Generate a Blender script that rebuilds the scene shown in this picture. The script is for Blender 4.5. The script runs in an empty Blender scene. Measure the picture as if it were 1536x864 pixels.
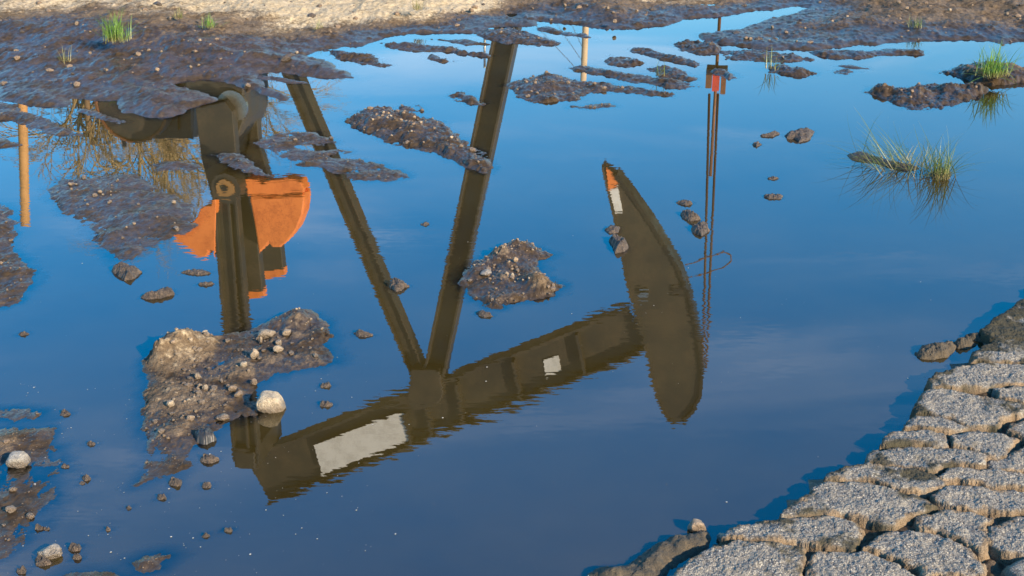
import bpy, math, random
import numpy as np
from mathutils import Vector, Matrix

random.seed(7)
rng = np.random.default_rng(7)
scene = bpy.context.scene
COL = scene.collection

# ------------------------------------------------------------------ camera, sky, sun, exposure
CAM_H, PITCH, FPX = 1.5, math.radians(21.5), 1950.0     # eye height (m), tilt down, focal length in 1536-wide pixels
cam_data = bpy.data.cameras.new("camera")
cam_data.sensor_width = 36.0
cam_data.lens = FPX / 1536.0 * 36.0
cam_data.clip_start, cam_data.clip_end = 0.05, 9000.0
cam = bpy.data.objects.new("camera", cam_data)
cam.location = (0, 0, CAM_H)
cam.rotation_euler = (math.pi / 2 - PITCH, 0, 0)
COL.objects.link(cam)
scene.camera = cam

SUN_EL, SUN_AZ = math.radians(25), math.radians(45)     # azimuth: from the right (+X) towards the camera (-Y)
S = Vector((math.cos(SUN_AZ) * math.cos(SUN_EL), -math.sin(SUN_AZ) * math.cos(SUN_EL), math.sin(SUN_EL)))
world = bpy.data.worlds.new("World")
scene.world = world
world.use_nodes = True
wn, wl = world.node_tree.nodes, world.node_tree.links
sky = wn.new("ShaderNodeTexSky")
sky.sky_type = 'NISHITA'
sky.sun_disc = False
sky.sun_elevation = SUN_EL
sky.sun_rotation = math.atan2(S.x, S.y)
sky.air_density, sky.dust_density, sky.ozone_density = 1.2, 0.4, 3.5
hs = wn.new("ShaderNodeHueSaturation")
hs.inputs['Saturation'].default_value = 1.52
wl.new(sky.outputs[0], hs.inputs['Color'])
# thin high cirrus over the whole sky
tc = wn.new("ShaderNodeTexCoord"); sx = wn.new("ShaderNodeSeparateXYZ"); wl.new(tc.outputs['Generated'], sx.inputs[0])
zz = wn.new("ShaderNodeMath"); zz.operation = 'ADD'; wl.new(sx.outputs[2], zz.inputs[0]); zz.inputs[1].default_value = 0.12
dv = wn.new("ShaderNodeVectorMath"); dv.operation = 'DIVIDE'; wl.new(tc.outputs['Generated'], dv.inputs[0]); wl.new(zz.outputs[0], dv.inputs[1])
mp_ = wn.new("ShaderNodeMapping"); mp_.inputs['Scale'].default_value = (0.9, 2.6, 0.0); mp_.inputs['Rotation'].default_value = (0, 0, 0.35); mp_.inputs['Location'].default_value = (3.1, 0.6, 0); wl.new(dv.outputs[0], mp_.inputs[0])
cn = wn.new("ShaderNodeTexNoise"); cn.inputs['Scale'].default_value = 1.0; cn.inputs['Detail'].default_value = 5; cn.inputs['Roughness'].default_value = 0.5; cn.inputs['Distortion'].default_value = 0.6; wl.new(mp_.outputs[0], cn.inputs[0])
cr = wn.new("ShaderNodeMapRange"); cr.interpolation_type = 'SMOOTHSTEP'; wl.new(cn.outputs[0], cr.inputs[0])
for k_, v_ in zip((1, 2, 3, 4), (0.50, 0.76, 0.0, 0.25)): cr.inputs[k_].default_value = v_
cm = wn.new("ShaderNodeMix"); cm.data_type = 'RGBA'; wl.new(cr.outputs[0], cm.inputs[0]); wl.new(hs.outputs[0], cm.inputs[6]); cm.inputs[7].default_value = (7.0, 6.9, 7.4, 1)
wl.new(cm.outputs[2], wn["Background"].inputs[0])
wn["Background"].inputs[1].default_value = 0.15
sl = bpy.data.lights.new("sun", 'SUN')
sl.energy, sl.angle, sl.color = 5.0, math.radians(0.5), (1.0, 0.81, 0.58)
sun = bpy.data.objects.new("sun", sl)
sun.rotation_euler = S.to_track_quat('Z', 'Y').to_euler()
COL.objects.link(sun)
scene.view_settings.view_transform = 'Standard'
scene.view_settings.look = 'None'
scene.view_settings.gamma = 1.0
scene.view_settings.use_curve_mapping = False
scene.view_settings.exposure = 1.55
scene.cycles.max_bounces = 6

# ------------------------------------------------------------------ survey helpers: a sighting in the photograph -> a place on site
CP, SP = math.cos(PITCH), math.sin(PITCH)
def sight(x, y):
    a, b = (x - 768) / FPX, (432 - y) / FPX
    return a, CP + b * SP, -SP + b * CP
def g(x, y, z=0.0):
    dx, dy, dz = sight(x, y)
    t = (CAM_H - z) / -dz
    return dx * t, dy * t
def gp(pts, z=0.0): return [g(x, y, z) for x, y in pts]
def in_frame(X, Y, Z=0.0, m=0.0):
    v = (X, Y, Z - CAM_H)
    d = v[1] * CP - v[2] * SP
    if d <= 0.05: return False
    px = 768 + FPX * v[0] / d
    py = 432 - FPX * (v[1] * SP + v[2] * CP) / d
    return -m < px < 1536 + m and -m < py < 864 + m
TH = math.radians(10)
_d = sight(640, 580)
PJ = np.array([_d[0] / _d[1] * 13.5, 13.5, 0.0])
UV = np.array([math.cos(TH), -math.sin(TH), 0.0]); NV = np.array([math.sin(TH), math.cos(TH), 0.0])
def uz(x, y, off=0.0):
    """pump jack's own axes: u along the beam, height z, for a point mirrored at (x, y), 'off' metres behind its centre plane"""
    a, b, c = sight(x, y)
    d = np.array([a, b, -c]); o = np.array([0, 0, -CAM_H]); P = PJ + NV * off
    q = o + d * (((P - o) @ NV) / (d @ NV))
    return (q - P) @ UV, q[2]
def mirrored(x, y, D):
    a, b, c = sight(x, y)
    return a / b * D, D, -c / b * D - CAM_H

# ------------------------------------------------------------------ numpy noise
def _h(*ij):
    v = np.zeros_like(ij[0], dtype=np.uint64)
    for k, a in zip((73856093, 19349663, 83492791, 2654435761), ij):
        v ^= (a.astype(np.int64).astype(np.uint64) * np.uint64(k)) & np.uint64(0xFFFFFFFF)
    v = (v * np.uint64(2246822519)) & np.uint64(0xFFFFFFFF)
    v ^= v >> np.uint64(13)
    v = (v * np.uint64(3266489917)) & np.uint64(0xFFFFFFFF)
    v ^= v >> np.uint64(16)
    return v.astype(np.float64) / 4294967295.0
def vn2(x, y, s=0):
    i, j = np.floor(x), np.floor(y); f, h = x - i, y - j
    f = f * f * f * (f * (6 * f - 15) + 10); h = h * h * h * (h * (6 * h - 15) + 10)
    sd = np.full_like(i, s)
    a, b, c, d = _h(i, j, sd), _h(i + 1, j, sd), _h(i, j + 1, sd), _h(i + 1, j + 1, sd)
    return ((a * (1 - f) + b * f) * (1 - h) + (c * (1 - f) + d * f) * h) * 2 - 1
def fbm(x, y, s=0, o=4, gain=0.5):
    t, a = 0, 1.0
    for k in range(o):
        c, q = math.cos(k * 1.1), math.sin(k * 1.1)
        t = t + a * vn2(x * c - y * q, x * q + y * c, s + k * 17); x, y, a = x * 2.03, y * 2.03, a * gain
    return t
def vn3(x, y, z, s=0):
    i, j, k = np.floor(x), np.floor(y), np.floor(z); f, h, l = x - i, y - j, z - k
    f = f * f * (3 - 2 * f); h = h * h * (3 - 2 * h); l = l * l * (3 - 2 * l); sd = np.full_like(i, s); r = 0
    for di in (0, 1):
        for dj in (0, 1):
            for dk in (0, 1):
                r = r + _h(i + di, j + dj, k + dk, sd) * (f if di else 1 - f) * (h if dj else 1 - h) * (l if dk else 1 - l)
    return r * 2 - 1
def worley(x, y, s=0):
    i, j = np.floor(x), np.floor(y); best = np.full_like(x, 9.0); val = np.zeros_like(x)
    for di in (-1, 0, 1):
        for dj in (-1, 0, 1):
            a, b = i + di, j + dj; sd = np.full_like(i, s)
            d = np.hypot(a + _h(a, b, sd) - x, b + _h(a, b, sd + 5) - y); v = _h(a, b, sd + 9)
            m = d < best; best = np.where(m, d, best); val = np.where(m, v, val)
    return best, val
def sdf(poly, X, Y):
    """signed distance to a polygon, positive inside"""
    P = np.asarray(poly, float); Q = np.roll(P, -1, 0)
    d2 = np.full(X.shape, 1e12); ins = np.zeros(X.shape, bool)
    for (ax, ay), (bx, by) in zip(P, Q):
        ex, ey = bx - ax, by - ay; L = ex * ex + ey * ey + 1e-12
        t = np.clip(((X - ax) * ex + (Y - ay) * ey) / L, 0, 1)
        d2 = np.minimum(d2, (X - ax - t * ex) ** 2 + (Y - ay - t * ey) ** 2)
        if by != ay:
            ins ^= ((ay > Y) != (by > Y)) & (X < ex * (Y - ay) / (by - ay) + ax)
    d = np.sqrt(d2)
    return np.where(ins, d, -d)
def sstep(a, b, x):
    t = np.clip((x - a) / (b - a), 0, 1); return t * t * (3 - 2 * t)

# ------------------------------------------------------------------ object helpers
def tag(o, label=None, cat=None, group=None, kind=None):
    if label: o["label"] = label
    if cat: o["category"] = cat
    if group: o["group"] = group
    if kind: o["kind"] = kind
    return o
def link(name, me, parent=None, mat=None, loc=None, rot=None, scale=None):
    o = bpy.data.objects.new(name, me); COL.objects.link(o)
    if parent: o.parent = parent
    if mat is not None and me is not None and not me.materials: me.materials.append(mat)
    if loc is not None: o.location = loc
    if rot is not None: o.rotation_euler = rot
    if scale is not None: o.scale = scale
    return o
def np_mesh(name, V, F, smooth=True, attrs=None):
    V = np.ascontiguousarray(V, np.float32); F = np.ascontiguousarray(F, np.int32); n = F.shape[1]
    me = bpy.data.meshes.new(name)
    me.vertices.add(len(V)); me.vertices.foreach_set("co", V.ravel())
    me.loops.add(F.size); me.loops.foreach_set("vertex_index", F.ravel())
    me.polygons.add(len(F)); me.polygons.foreach_set("loop_start", np.arange(0, F.size, n, dtype=np.int32))
    me.polygons.foreach_set("use_smooth", np.full(len(F), smooth))
    for k, a in (attrs or {}).items():
        at = me.attributes.new(k, 'FLOAT', 'POINT'); at.data.foreach_set("value", np.ascontiguousarray(a, np.float32).ravel())
    me.update(calc_edges=True); me.validate()
    return me
def grid_faces(nx, ny, keep=None):
    i = np.arange(nx * ny).reshape(ny, nx)
    F = np.stack([i[:-1, :-1], i[:-1, 1:], i[1:, 1:], i[1:, :-1]], -1).reshape(-1, 4)
    if keep is not None:
        F = F[keep.ravel()[F].any(1)]
    return F
def compact(V, F, attrs):
    u, inv = np.unique(F, return_inverse=True)
    return V[u], inv.reshape(F.shape), {k: a.ravel()[u] for k, a in attrs.items()}
class MB:
    """collects simple solids into one mesh"""
    def __init__(s): s.v, s.f = [], []
    def hexa(s, c):
        b = len(s.v); s.v += [tuple(p) for p in c]
        s.f += [tuple(b + k for k in q) for q in ((0, 3, 2, 1), (4, 5, 6, 7), (0, 1, 5, 4), (1, 2, 6, 5), (2, 3, 7, 6), (3, 0, 4, 7))]
        return s
    def box(s, a, b):
        (x0, y0, z0), (x1, y1, z1) = a, b
        return s.hexa([(x0, y0, z0), (x1, y0, z0), (x1, y1, z0), (x0, y1, z0), (x0, y0, z1), (x1, y0, z1), (x1, y1, z1), (x0, y1, z1)])
    def slab(s, a, b, w0, w1, y0, y1):
        """bar in the u-z plane from a to b, widths w0,w1, between depths y0,y1"""
        a, b = np.array(a), np.array(b); d = b - a; d = d / np.linalg.norm(d); n = np.array([-d[1], d[0]])
        p = [a - n * w0 / 2, b - n * w1 / 2, b + n * w1 / 2, a + n * w0 / 2]
        return s.hexa([(q[0], y0, q[1]) for q in p] + [(q[0], y1, q[1]) for q in p])
    def prism(s, poly, y0, y1):
        n = len(poly); b = len(s.v)
        s.v += [(u, y0, z) for u, z in poly] + [(u, y1, z) for u, z in poly]
        s.f.append(tuple(range(b, b + n))); s.f.append(tuple(range(b + 2 * n - 1, b + n - 1, -1)))
        for k in range(n):
            l = (k + 1) % n; s.f.append((b + k, b + n + k, b + n + l, b + l))
        return s
    def tube(s, pts, rad, n=8, cap=True):
        b = len(s.v); pts = [Vector(p) for p in pts]
        r = rad if hasattr(rad, '__len__') else [rad] * len(pts)
        for k, p in enumerate(pts):
            d = (pts[min(k + 1, len(pts) - 1)] - pts[max(k - 1, 0)]).normalized()
            a = d.cross(Vector((0, 1, 0)) if abs(d.y) < .9 else Vector((1, 0, 0))).normalized(); c = d.cross(a)
            for j in range(n):
                t = j / n * 2 * math.pi; s.v.append(tuple(p + (a * math.cos(t) + c * math.sin(t)) * r[k]))
        for k in range(len(pts) - 1):
            for j in range(n):
                l = (j + 1) % n; s.f.append((b + k * n + j, b + k * n + l, b + (k + 1) * n + l, b + (k + 1) * n + j))
        if cap:
            s.f.append(tuple(b + j for j in range(n - 1, -1, -1))); s.f.append(tuple(b + (len(pts) - 1) * n + j for j in range(n)))
        return s
    def build(s, name, mat, parent=None, smooth=False, loc=None, bevel=0):
        me = bpy.data.meshes.new(name); me.from_pydata(s.v, [], s.f); me.update()
        if smooth: me.polygons.foreach_set("use_smooth", [True] * len(me.polygons))
        o = link(name, me, parent, mat, loc)
        if bevel:
            m = o.modifiers.new("bevel", 'BEVEL'); m.width = bevel; m.segments = 2; m.limit_method = 'ANGLE'
        return o

# ------------------------------------------------------------------ materials
def mat_new(name):
    m = bpy.data.materials.new(name); m.use_nodes = True
    nt = m.node_tree; return m, nt.nodes, nt.links, nt.nodes["Principled BSDF"]
def N(nodes, typ, **kw):
    n = nodes.new(typ)
    for k, v in kw.items():
        if k[0] == '_': n.inputs[k[1:].replace('_', ' ')].default_value = v
        else: setattr(n, k, v)
    return n
def noise(nodes, links, co, scale, detail=4, rough=0.55, out='Fac'):
    n = N(nodes, "ShaderNodeTexNoise", _Scale=scale, _Detail=detail, _Roughness=rough); links.new(co, n.inputs['Vector']); return n.outputs[out]
def ramp(nodes, links, fac, stops):
    r = nodes.new("ShaderNodeValToRGB"); e = r.color_ramp.elements
    while len(e) < len(stops): e.new(0.5)
    for k, (p, c) in zip(e, stops): k.position = p; k.color = (*c, 1) if len(c) == 3 else c
    links.new(fac, r.inputs[0]); return r.outputs[0]
def mixc(nodes, links, fac, a, b, mode='MIX'):
    m = N(nodes, "ShaderNodeMix", data_type='RGBA', blend_type=mode)
    for sock, v in ((m.inputs[0], fac), (m.inputs[6], a), (m.inputs[7], b)):
        if isinstance(v, (int, float)): sock.default_value = v
        elif isinstance(v, tuple): sock.default_value = (*v, 1)
        else: links.new(v, sock)
    return m.outputs[2]
def math_(nodes, links, op, a, b=None, c=None, clamp=False):
    m = N(nodes, "ShaderNodeMath", operation=op, use_clamp=clamp)
    for s_, v in zip(m.inputs, (a, b, c)):
        if v is None: continue
        if isinstance(v, (int, float)): s_.default_value = v
        else: links.new(v, s_)
    return m.outputs[0]
def maprange(nodes, links, v, a, b, c=0.0, d=1.0):
    m = N(nodes, "ShaderNodeMapRange", interpolation_type='SMOOTHSTEP'); links.new(v, m.inputs[0])
    for k, q in zip((1, 2, 3, 4), (a, b, c, d)): m.inputs[k].default_value = q
    return m.outputs[0]
def bump(nodes, links, h, dist, strength=1.0, nrm=None):
    b = N(nodes, "ShaderNodeBump", _Strength=strength, _Distance=dist); links.new(h, b.inputs['Height'])
    if nrm: links.new(nrm, b.inputs['Normal'])
    return b.outputs[0]
def pos(nodes): return nodes.new("ShaderNodeNewGeometry").outputs['Position']
def attr(nodes, name): return N(nodes, "ShaderNodeAttribute", attribute_name=name).outputs['Fac']

def make_mud():
    m, n, l, b = mat_new("mud"); p = pos(n); dry = attr(n, "dry")
    big, mid, fine = noise(n, l, p, 7, 5), noise(n, l, p, 38, 7, 0.7), noise(n, l, p, 190, 5, 0.7)
    d = math_(n, l, 'ADD', dry, math_(n, l, 'MULTIPLY', math_(n, l, 'SUBTRACT', mid, 0.5), 0.9))
    d = math_(n, l, 'ADD', d, math_(n, l, 'MULTIPLY', math_(n, l, 'SUBTRACT', big, 0.5), 0.5))
    wet = ramp(n, l, mid, [(0.3, (0.016, 0.011, 0.006)), (0.55, (0.04, 0.027, 0.015)), (0.8, (0.085, 0.058, 0.034))])
    damp = ramp(n, l, mixc(n, l, 0.45, mid, fine), [(0.28, (0.04, 0.028, 0.016)), (0.5, (0.095, 0.066, 0.039)), (0.75, (0.185, 0.134, 0.081))])
    dryc = ramp(n, l, mixc(n, l, 0.45, mid, fine), [(0.28, (0.12, 0.092, 0.054)), (0.5, (0.31, 0.245, 0.15)), (0.72, (0.50, 0.41, 0.275))])
    f = maprange(n, l, d, 0.12, 0.45)
    l.new(mixc(n, l, maprange(n, l, d, 0.5, 0.9), mixc(n, l, f, wet, damp), dryc), b.inputs['Base Color'])
    rw = math_(n, l, 'ADD', math_(n, l, 'MULTIPLY', fine, 0.35), 0.17)
    r = N(n, "ShaderNodeMix", data_type='FLOAT'); l.new(f, r.inputs[0]); l.new(rw, r.inputs[2]); r.inputs[3].default_value = 0.92
    l.new(r.outputs[0], b.inputs['Roughness'])
    b.inputs['IOR'].default_value = 1.42
    l.new(maprange(n, l, big, 0.38, 0.62, 0.06, 0.45), b.inputs['Specular IOR Level'])
    h = math_(n, l, 'ADD', math_(n, l, 'MULTIPLY', mid, 1.0), math_(n, l, 'MULTIPLY', fine, 0.35))
    bn = N(n, "ShaderNodeBump", _Distance=0.014); l.new(h, bn.inputs['Height']); l.new(maprange(n, l, d, 0.0, 0.5, 0.22, 0.9), bn.inputs['Strength']); l.new(bn.outputs[0], b.inputs['Normal'])
    return m
def make_water():
    m, n, l, b = mat_new("murky_water"); p = pos(n)
    silt = noise(n, l, p, 1.3, 5, 0.6)
    l.new(ramp(n, l, silt, [(0.3, (0.019, 0.0125, 0.003)), (0.7, (0.034, 0.0235, 0.006))]), b.inputs['Base Color'])
    b.inputs['Roughness'].default_value = 1.0
    b.inputs['Specular IOR Level'].default_value = 0.0
    mp = N(n, "ShaderNodeMapping"); mp.inputs['Scale'].default_value = (16, 75, 1); mp.inputs['Rotation'].default_value = (0, 0, 0.06); l.new(p, mp.inputs[0])
    rc = noise(n, l, mp.outputs[0], 1.0, 3, 0.62, 'Color')
    v = N(n, "ShaderNodeVectorMath", operation='SUBTRACT'); l.new(rc, v.inputs[0]); v.inputs[1].default_value = (0.5, 0.5, 0.5)
    am = maprange(n, l, noise(n, l, p, 1.6, 3), 0.38, 0.66, 0.12, 1.25)
    near = N(n, "ShaderNodeSeparateXYZ"); l.new(p, near.inputs[0])
    am = math_(n, l, 'MULTIPLY', am, maprange(n, l, near.outputs[1], 2.2, 6.0, 0.026, 0.008))
    s1 = N(n, "ShaderNodeVectorMath", operation='SCALE'); l.new(v.outputs[0], s1.inputs[0]); l.new(am, s1.inputs['Scale'])
    s2 = N(n, "ShaderNodeVectorMath", operation='MULTIPLY'); l.new(s1.outputs[0], s2.inputs[0]); s2.inputs[1].default_value = (1, 1, 0)
    s3 = N(n, "ShaderNodeVectorMath", operation='ADD'); l.new(s2.outputs[0], s3.inputs[0]); s3.inputs[1].default_value = (0, 0, 1)
    s4 = N(n, "ShaderNodeVectorMath", operation='NORMALIZE'); l.new(s3.outputs[0], s4.inputs[0])
    fr = N(n, "ShaderNodeFresnel", _IOR=2.05)                    # index raised above plain water's to strengthen the mirrored image
    l.new(s4.outputs[0], fr.inputs['Normal'])
    gl = N(n, "ShaderNodeBsdfGlossy", _Roughness=0.0); l.new(s4.outputs[0], gl.inputs['Normal'])
    tr = n.new("ShaderNodeBsdfTransparent"); tr.inputs[0].default_value = (0.85, 0.78, 0.66, 1)
    mx = n.new("ShaderNodeMixShader"); l.new(attr(n, "opacity"), mx.inputs[0]); l.new(tr.outputs[0], mx.inputs[1]); l.new(b.outputs[0], mx.inputs[2])
    my = n.new("ShaderNodeMixShader"); l.new(fr.outputs[0], my.inputs[0]); l.new(mx.outputs[0], my.inputs[1]); l.new(gl.outputs[0], my.inputs[2])
    l.new(my.outputs[0], n["Material Output"].inputs[0])
    return m
def make_asphalt():
    m, n, l, b = mat_new("asphalt"); p = pos(n)
    top, moss = attr(n, "top"), attr(n, "moss")
    vo = N(n, "ShaderNodeTexVoronoi", _Scale=270.0); l.new(p, vo.inputs['Vector'])
    sep = N(n, "ShaderNodeSeparateColor"); l.new(vo.outputs['Color'], sep.inputs[0])
    agg = ramp(n, l, sep.outputs[0], [(0.0, (0.04, 0.04, 0.04)), (0.25, (0.11, 0.108, 0.10)), (0.55, (0.19, 0.178, 0.15)), (0.8, (0.25, 0.228, 0.18)), (1.0, (0.31, 0.275, 0.21))])
    agg = mixc(n, l, maprange(n, l, vo.outputs['Distance'], 0.35, 0.75), agg, (0.06, 0.056, 0.05))
    mid, fine = noise(n, l, p, 30, 5, 0.6), noise(n, l, p, 420, 3)
    agg = mixc(n, l, maprange(n, l, mid, 0.35, 0.65, 0.0, 0.6), agg, (0.17, 0.15, 0.115))
    side = ramp(n, l, mixc(n, l, 0.5, mid, fine), [(0.36, (0.04, 0.029, 0.017)), (0.52, (0.125, 0.09, 0.054)), (0.7, (0.27, 0.2, 0.125))])
    c = mixc(n, l, top, side, agg)
    mm = maprange(n, l, math_(n, l, 'ADD', moss, math_(n, l, 'MULTIPLY', math_(n, l, 'SUBTRACT', mid, 0.5), 1.2)), 0.35, 0.75)
    c = mixc(n, l, mm, c, mixc(n, l, fine, (0.012, 0.011, 0.008), (0.06, 0.052, 0.028)))
    l.new(c, b.inputs['Base Color']); b.inputs['Roughness'].default_value = 0.9; b.inputs['Specular IOR Level'].default_value = 0.2
    h = math_(n, l, 'ADD', math_(n, l, 'MULTIPLY', vo.outputs['Distance'], -0.6), math_(n, l, 'MULTIPLY', fine, 0.35))
    l.new(bump(n, l, h, 0.003, 0.8), b.inputs['Normal'])
    return m
def make_stone(name, a, c):
    m, n, l, b = mat_new(name)
    o = n.new("ShaderNodeObjectInfo"); p = pos(n)
    mid, fine = noise(n, l, p, 60, 5, 0.65), noise(n, l, p, 330, 4)
    col = ramp(n, l, mixc(n, l, 0.4, mid, fine), [(0.3, tuple(k * 0.45 for k in a)), (0.5, a), (0.75, c)])
    col = mixc(n, l, maprange(n, l, o.outputs['Random'], 0, 1, 0.0, 0.55), col, (0.16, 0.10, 0.055))
    sz = N(n, "ShaderNodeSeparateXYZ"); l.new(p, sz.inputs[0])
    damp = maprange(n, l, math_(n, l, 'ADD', sz.outputs[2], math_(n, l, 'MULTIPLY', mid, .012)), 0.014, 0.036, 0.8, 0.0)
    col = mixc(n, l, damp, col, (0.075, 0.052, 0.03))
    l.new(col, b.inputs['Base Color']); l.new(maprange(n, l, damp, 0.0, 0.8, 0.8, 0.3), b.inputs['Roughness'])
    l.new(bump(n, l, math_(n, l, 'ADD', mid, math_(n, l, 'MULTIPLY', fine, 0.6)), 0.012, 0.9), b.inputs['Normal'])
    return m
def make_clod():
    m, n, l, b = mat_new("clod_soil"); p = pos(n)
    mid, fine = noise(n, l, p, 90, 5, 0.65), noise(n, l, p, 400, 3)
    l.new(ramp(n, l, mixc(n, l, 0.4, mid, fine), [(0.3, (0.01, 0.0075, 0.005)), (0.5, (0.042, 0.029, 0.018)), (0.74, (0.17, 0.118, 0.07))]), b.inputs['Base Color'])
    b.inputs['Roughness'].default_value = 0.55
    l.new(bump(n, l, math_(n, l, 'ADD', mid, fine), 0.008, 0.9), b.inputs['Normal'])
    return m
def make_plain(name, col, rough=0.6, metal=0.0, dirt=0.35, scale=6.0, dirtc=(0.05, 0.04, 0.03), bumpd=0.0):
    m, n, l, b = mat_new(name); p = N(n, "ShaderNodeTexCoord").outputs['Object']
    a, f = noise(n, l, p, scale, 6, 0.65), noise(n, l, p, scale * 9, 4)
    k = maprange(n, l, mixc(n, l, 0.35, a, f), 0.42, 0.68, 0.0, dirt)
    l.new(mixc(n, l, k, col, dirtc), b.inputs['Base Color'])
    l.new(maprange(n, l, a, 0.3, 0.7, rough - 0.1, rough + 0.15), b.inputs['Roughness'])
    b.inputs['Metallic'].default_value = metal
    if bumpd: l.new(bump(n, l, f, bumpd, 0.6), b.inputs['Normal'])
    return m
def make_grass(name, a, c):
    m, n, l, b = mat_new(name); t = attr(n, "t"); r = attr(n, "r")
    col = mixc(n, l, r, a, c)
    col = mixc(n, l, maprange(n, l, t, 0.0, 0.35, 0.75, 0.0), col, (0.22, 0.16, 0.07))
    col = mixc(n, l, maprange(n, l, t, 0.8, 1.0, 0.0, 0.5), col, (0.3, 0.22, 0.08))
    l.new(col, b.inputs['Base Color']); b.inputs['Roughness'].default_value = 0.45
    tr = n.new("ShaderNodeBsdfTranslucent"); l.new(col, tr.inputs[0]); mx = n.new("ShaderNodeMixShader"); mx.inputs[0].default_value = 0.35
    l.new(b.outputs[0], mx.inputs[1]); l.new(tr.outputs[0], mx.inputs[2]); l.new(mx.outputs[0], n["Material Output"].inputs[0])
    return m
MUD, WATER, ASPH, CLOD = make_mud(), make_water(), make_asphalt(), make_clod()
MOSSY = make_plain("mossy_soil", (0.03, 0.024, 0.013), 0.9, 0, 0.8, 40.0, (0.11, 0.08, 0.045), 0.01)
STONE_W = make_stone("pale_stone", (0.27, 0.22, 0.15), (0.43, 0.37, 0.27))
STONE_T = make_stone("tan_stone", (0.24, 0.18, 0.115), (0.45, 0.36, 0.24))
GRITM = make_stone("grit_crumbs", (0.13, 0.095, 0.06), (0.34, 0.26, 0.17))
STONE_G = make_stone("grey_stone", (0.2, 0.185, 0.155), (0.4, 0.37, 0.32))
PAINT = make_plain("grey_green_paint", (0.034, 0.031, 0.023), 0.5, 0, 0.75, 3.5, (0.085, 0.062, 0.04))
DARK = make_plain("black_steel_and_shade", (0.02, 0.019, 0.017), 0.45, 0.2, 0.4, 5.0)
ORANGE = make_plain("orange_paint", (0.95, 0.27, 0.055), 0.5, 0, 0.6, 7.0, (0.45, 0.09, 0.02))
WHITE = make_plain("white_sign_paint", (0.9, 0.88, 0.8), 0.5, 0, 0.4, 7.0, (0.25, 0.23, 0.19))
RED = make_plain("red_clamp_paint", (0.6, 0.06, 0.03), 0.45, 0, 0.4, 12.0)
RUST = make_plain("rusty_steel", (0.2, 0.085, 0.035), 0.6, 0.2, 0.5, 14.0)
WOOD = make_plain("weathered_wood", (0.55, 0.29, 0.1), 0.8, 0, 0.5, 5.0, (0.2, 0.12, 0.06))
PALEWOOD = make_plain("pale_wood", (0.6, 0.45, 0.28), 0.8, 0, 0.4, 5.0, (0.35, 0.25, 0.15))
CABLE = make_plain("rusty_cable", (0.07, 0.03, 0.02), 0.7, 0, 0.4, 20.0)
STEEL = make_plain("bare_steel", (0.35, 0.34, 0.3), 0.3, 0.8, 0.4, 5.0)
BARK = make_plain("bark", (0.2, 0.13, 0.07), 0.9, 0, 0.4, 6.0)
TWIG = make_plain("twigs", (0.33, 0.24, 0.11), 0.8, 0, 0.4, 2.0, (0.2, 0.13, 0.06))
GREEN = make_grass("grass_green", (0.07, 0.15, 0.018), (0.16, 0.27, 0.04))
OLIVE = make_grass("grass_olive", (0.045, 0.085, 0.015), (0.14, 0.17, 0.04))
STRAW = make_grass("grass_straw", (0.25, 0.19, 0.07), (0.18, 0.2, 0.06))

# ------------------------------------------------------------------ the ground: one sheet, shore surveyed, running on to the horizon
SHORE = [(-60, 118), (0, 122), (0, 150), (37, 154), (67, 159), (97, 160), (110, 153), (97, 147), (135, 150), (167, 152), (187, 170), (225, 175), (263, 176), (287, 164),
         (333, 152), (313, 140), (290, 133), (262, 126), (300, 119), (330, 121), (353, 128), (387, 138), (425, 150), (433, 145), (400, 131), (385, 117), (392, 112), (425, 107),
         (455, 112), (500, 116), (540, 119), (528, 113), (500, 103), (480, 92), (465, 84), (490, 74), (512, 69), (545, 68), (572, 57), (632, 50), (680, 51), (708, 50),
         (725, 41), (752, 38), (800, 38), (812, 32), (860, 37), (905, 45), (950, 45), (1000, 37), (1024, 27), (1075, 25), (1110, 20), (1165, 14), (1198, 10), (1207, 12),
         (1195, 20), (1150, 32), (1110, 43), (1085, 49), (1052, 51), (1050, 58), (1075, 65), (1110, 69), (1150, 74), (1215, 76), (1250, 73), (1300, 67), (1330, 65), (1400, 62), (1480, 62),
         (1505, 66), (1540, 62), (1640, 75)]
_shore = gp(SHORE)
LAND_FAR = [(-5000, _shore[0][1])] + _shore + [(5.6, 5.8), (6.2, 3.0), (5000, 2.0), (5000, 5000), (-5000, 5000)]
EDGE = [(1700, 400), (1536, 452), (1510, 475), (1478, 495), (1455, 540), (1400, 562), (1372, 605), (1330, 655), (1300, 685), (1232, 712), (1174, 768), (1090, 792), (1060, 815), (1020, 850), (985, 875), (930, 920)]
_edge = gp(EDGE)
LAND_NEAR = [(5000, _edge[0][1] + 0.9), (3.2, _edge[0][1] + .25)] + _edge + [(-0.3, 1.45), (-1.6, 1.1), (-4, 1.2), (-5000, 0.6), (-5000, -5000), (5000, -5000)]
LAND_LEFT = [(-5.2, 0.5), (-4.6, 2.5), (-5.0, 4.5), (-5.6, 6.2), (-5000, 7), (-5000, 0.5)]
def geom(a, b, n): return list(np.geomspace(a, b, n))
DRY_SPOTS = [(90, 12, 1.2, .55), (300, 5, 1.2, .5), (470, 12, 1.0, .35), (620, 4, .8, .3), (420, 28, .7, .16), (780, 5, .9, .25), (950, 14, .9, .25), (1300, 25, 1.0, .35), (1450, 30, 1.0, .35)]
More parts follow.
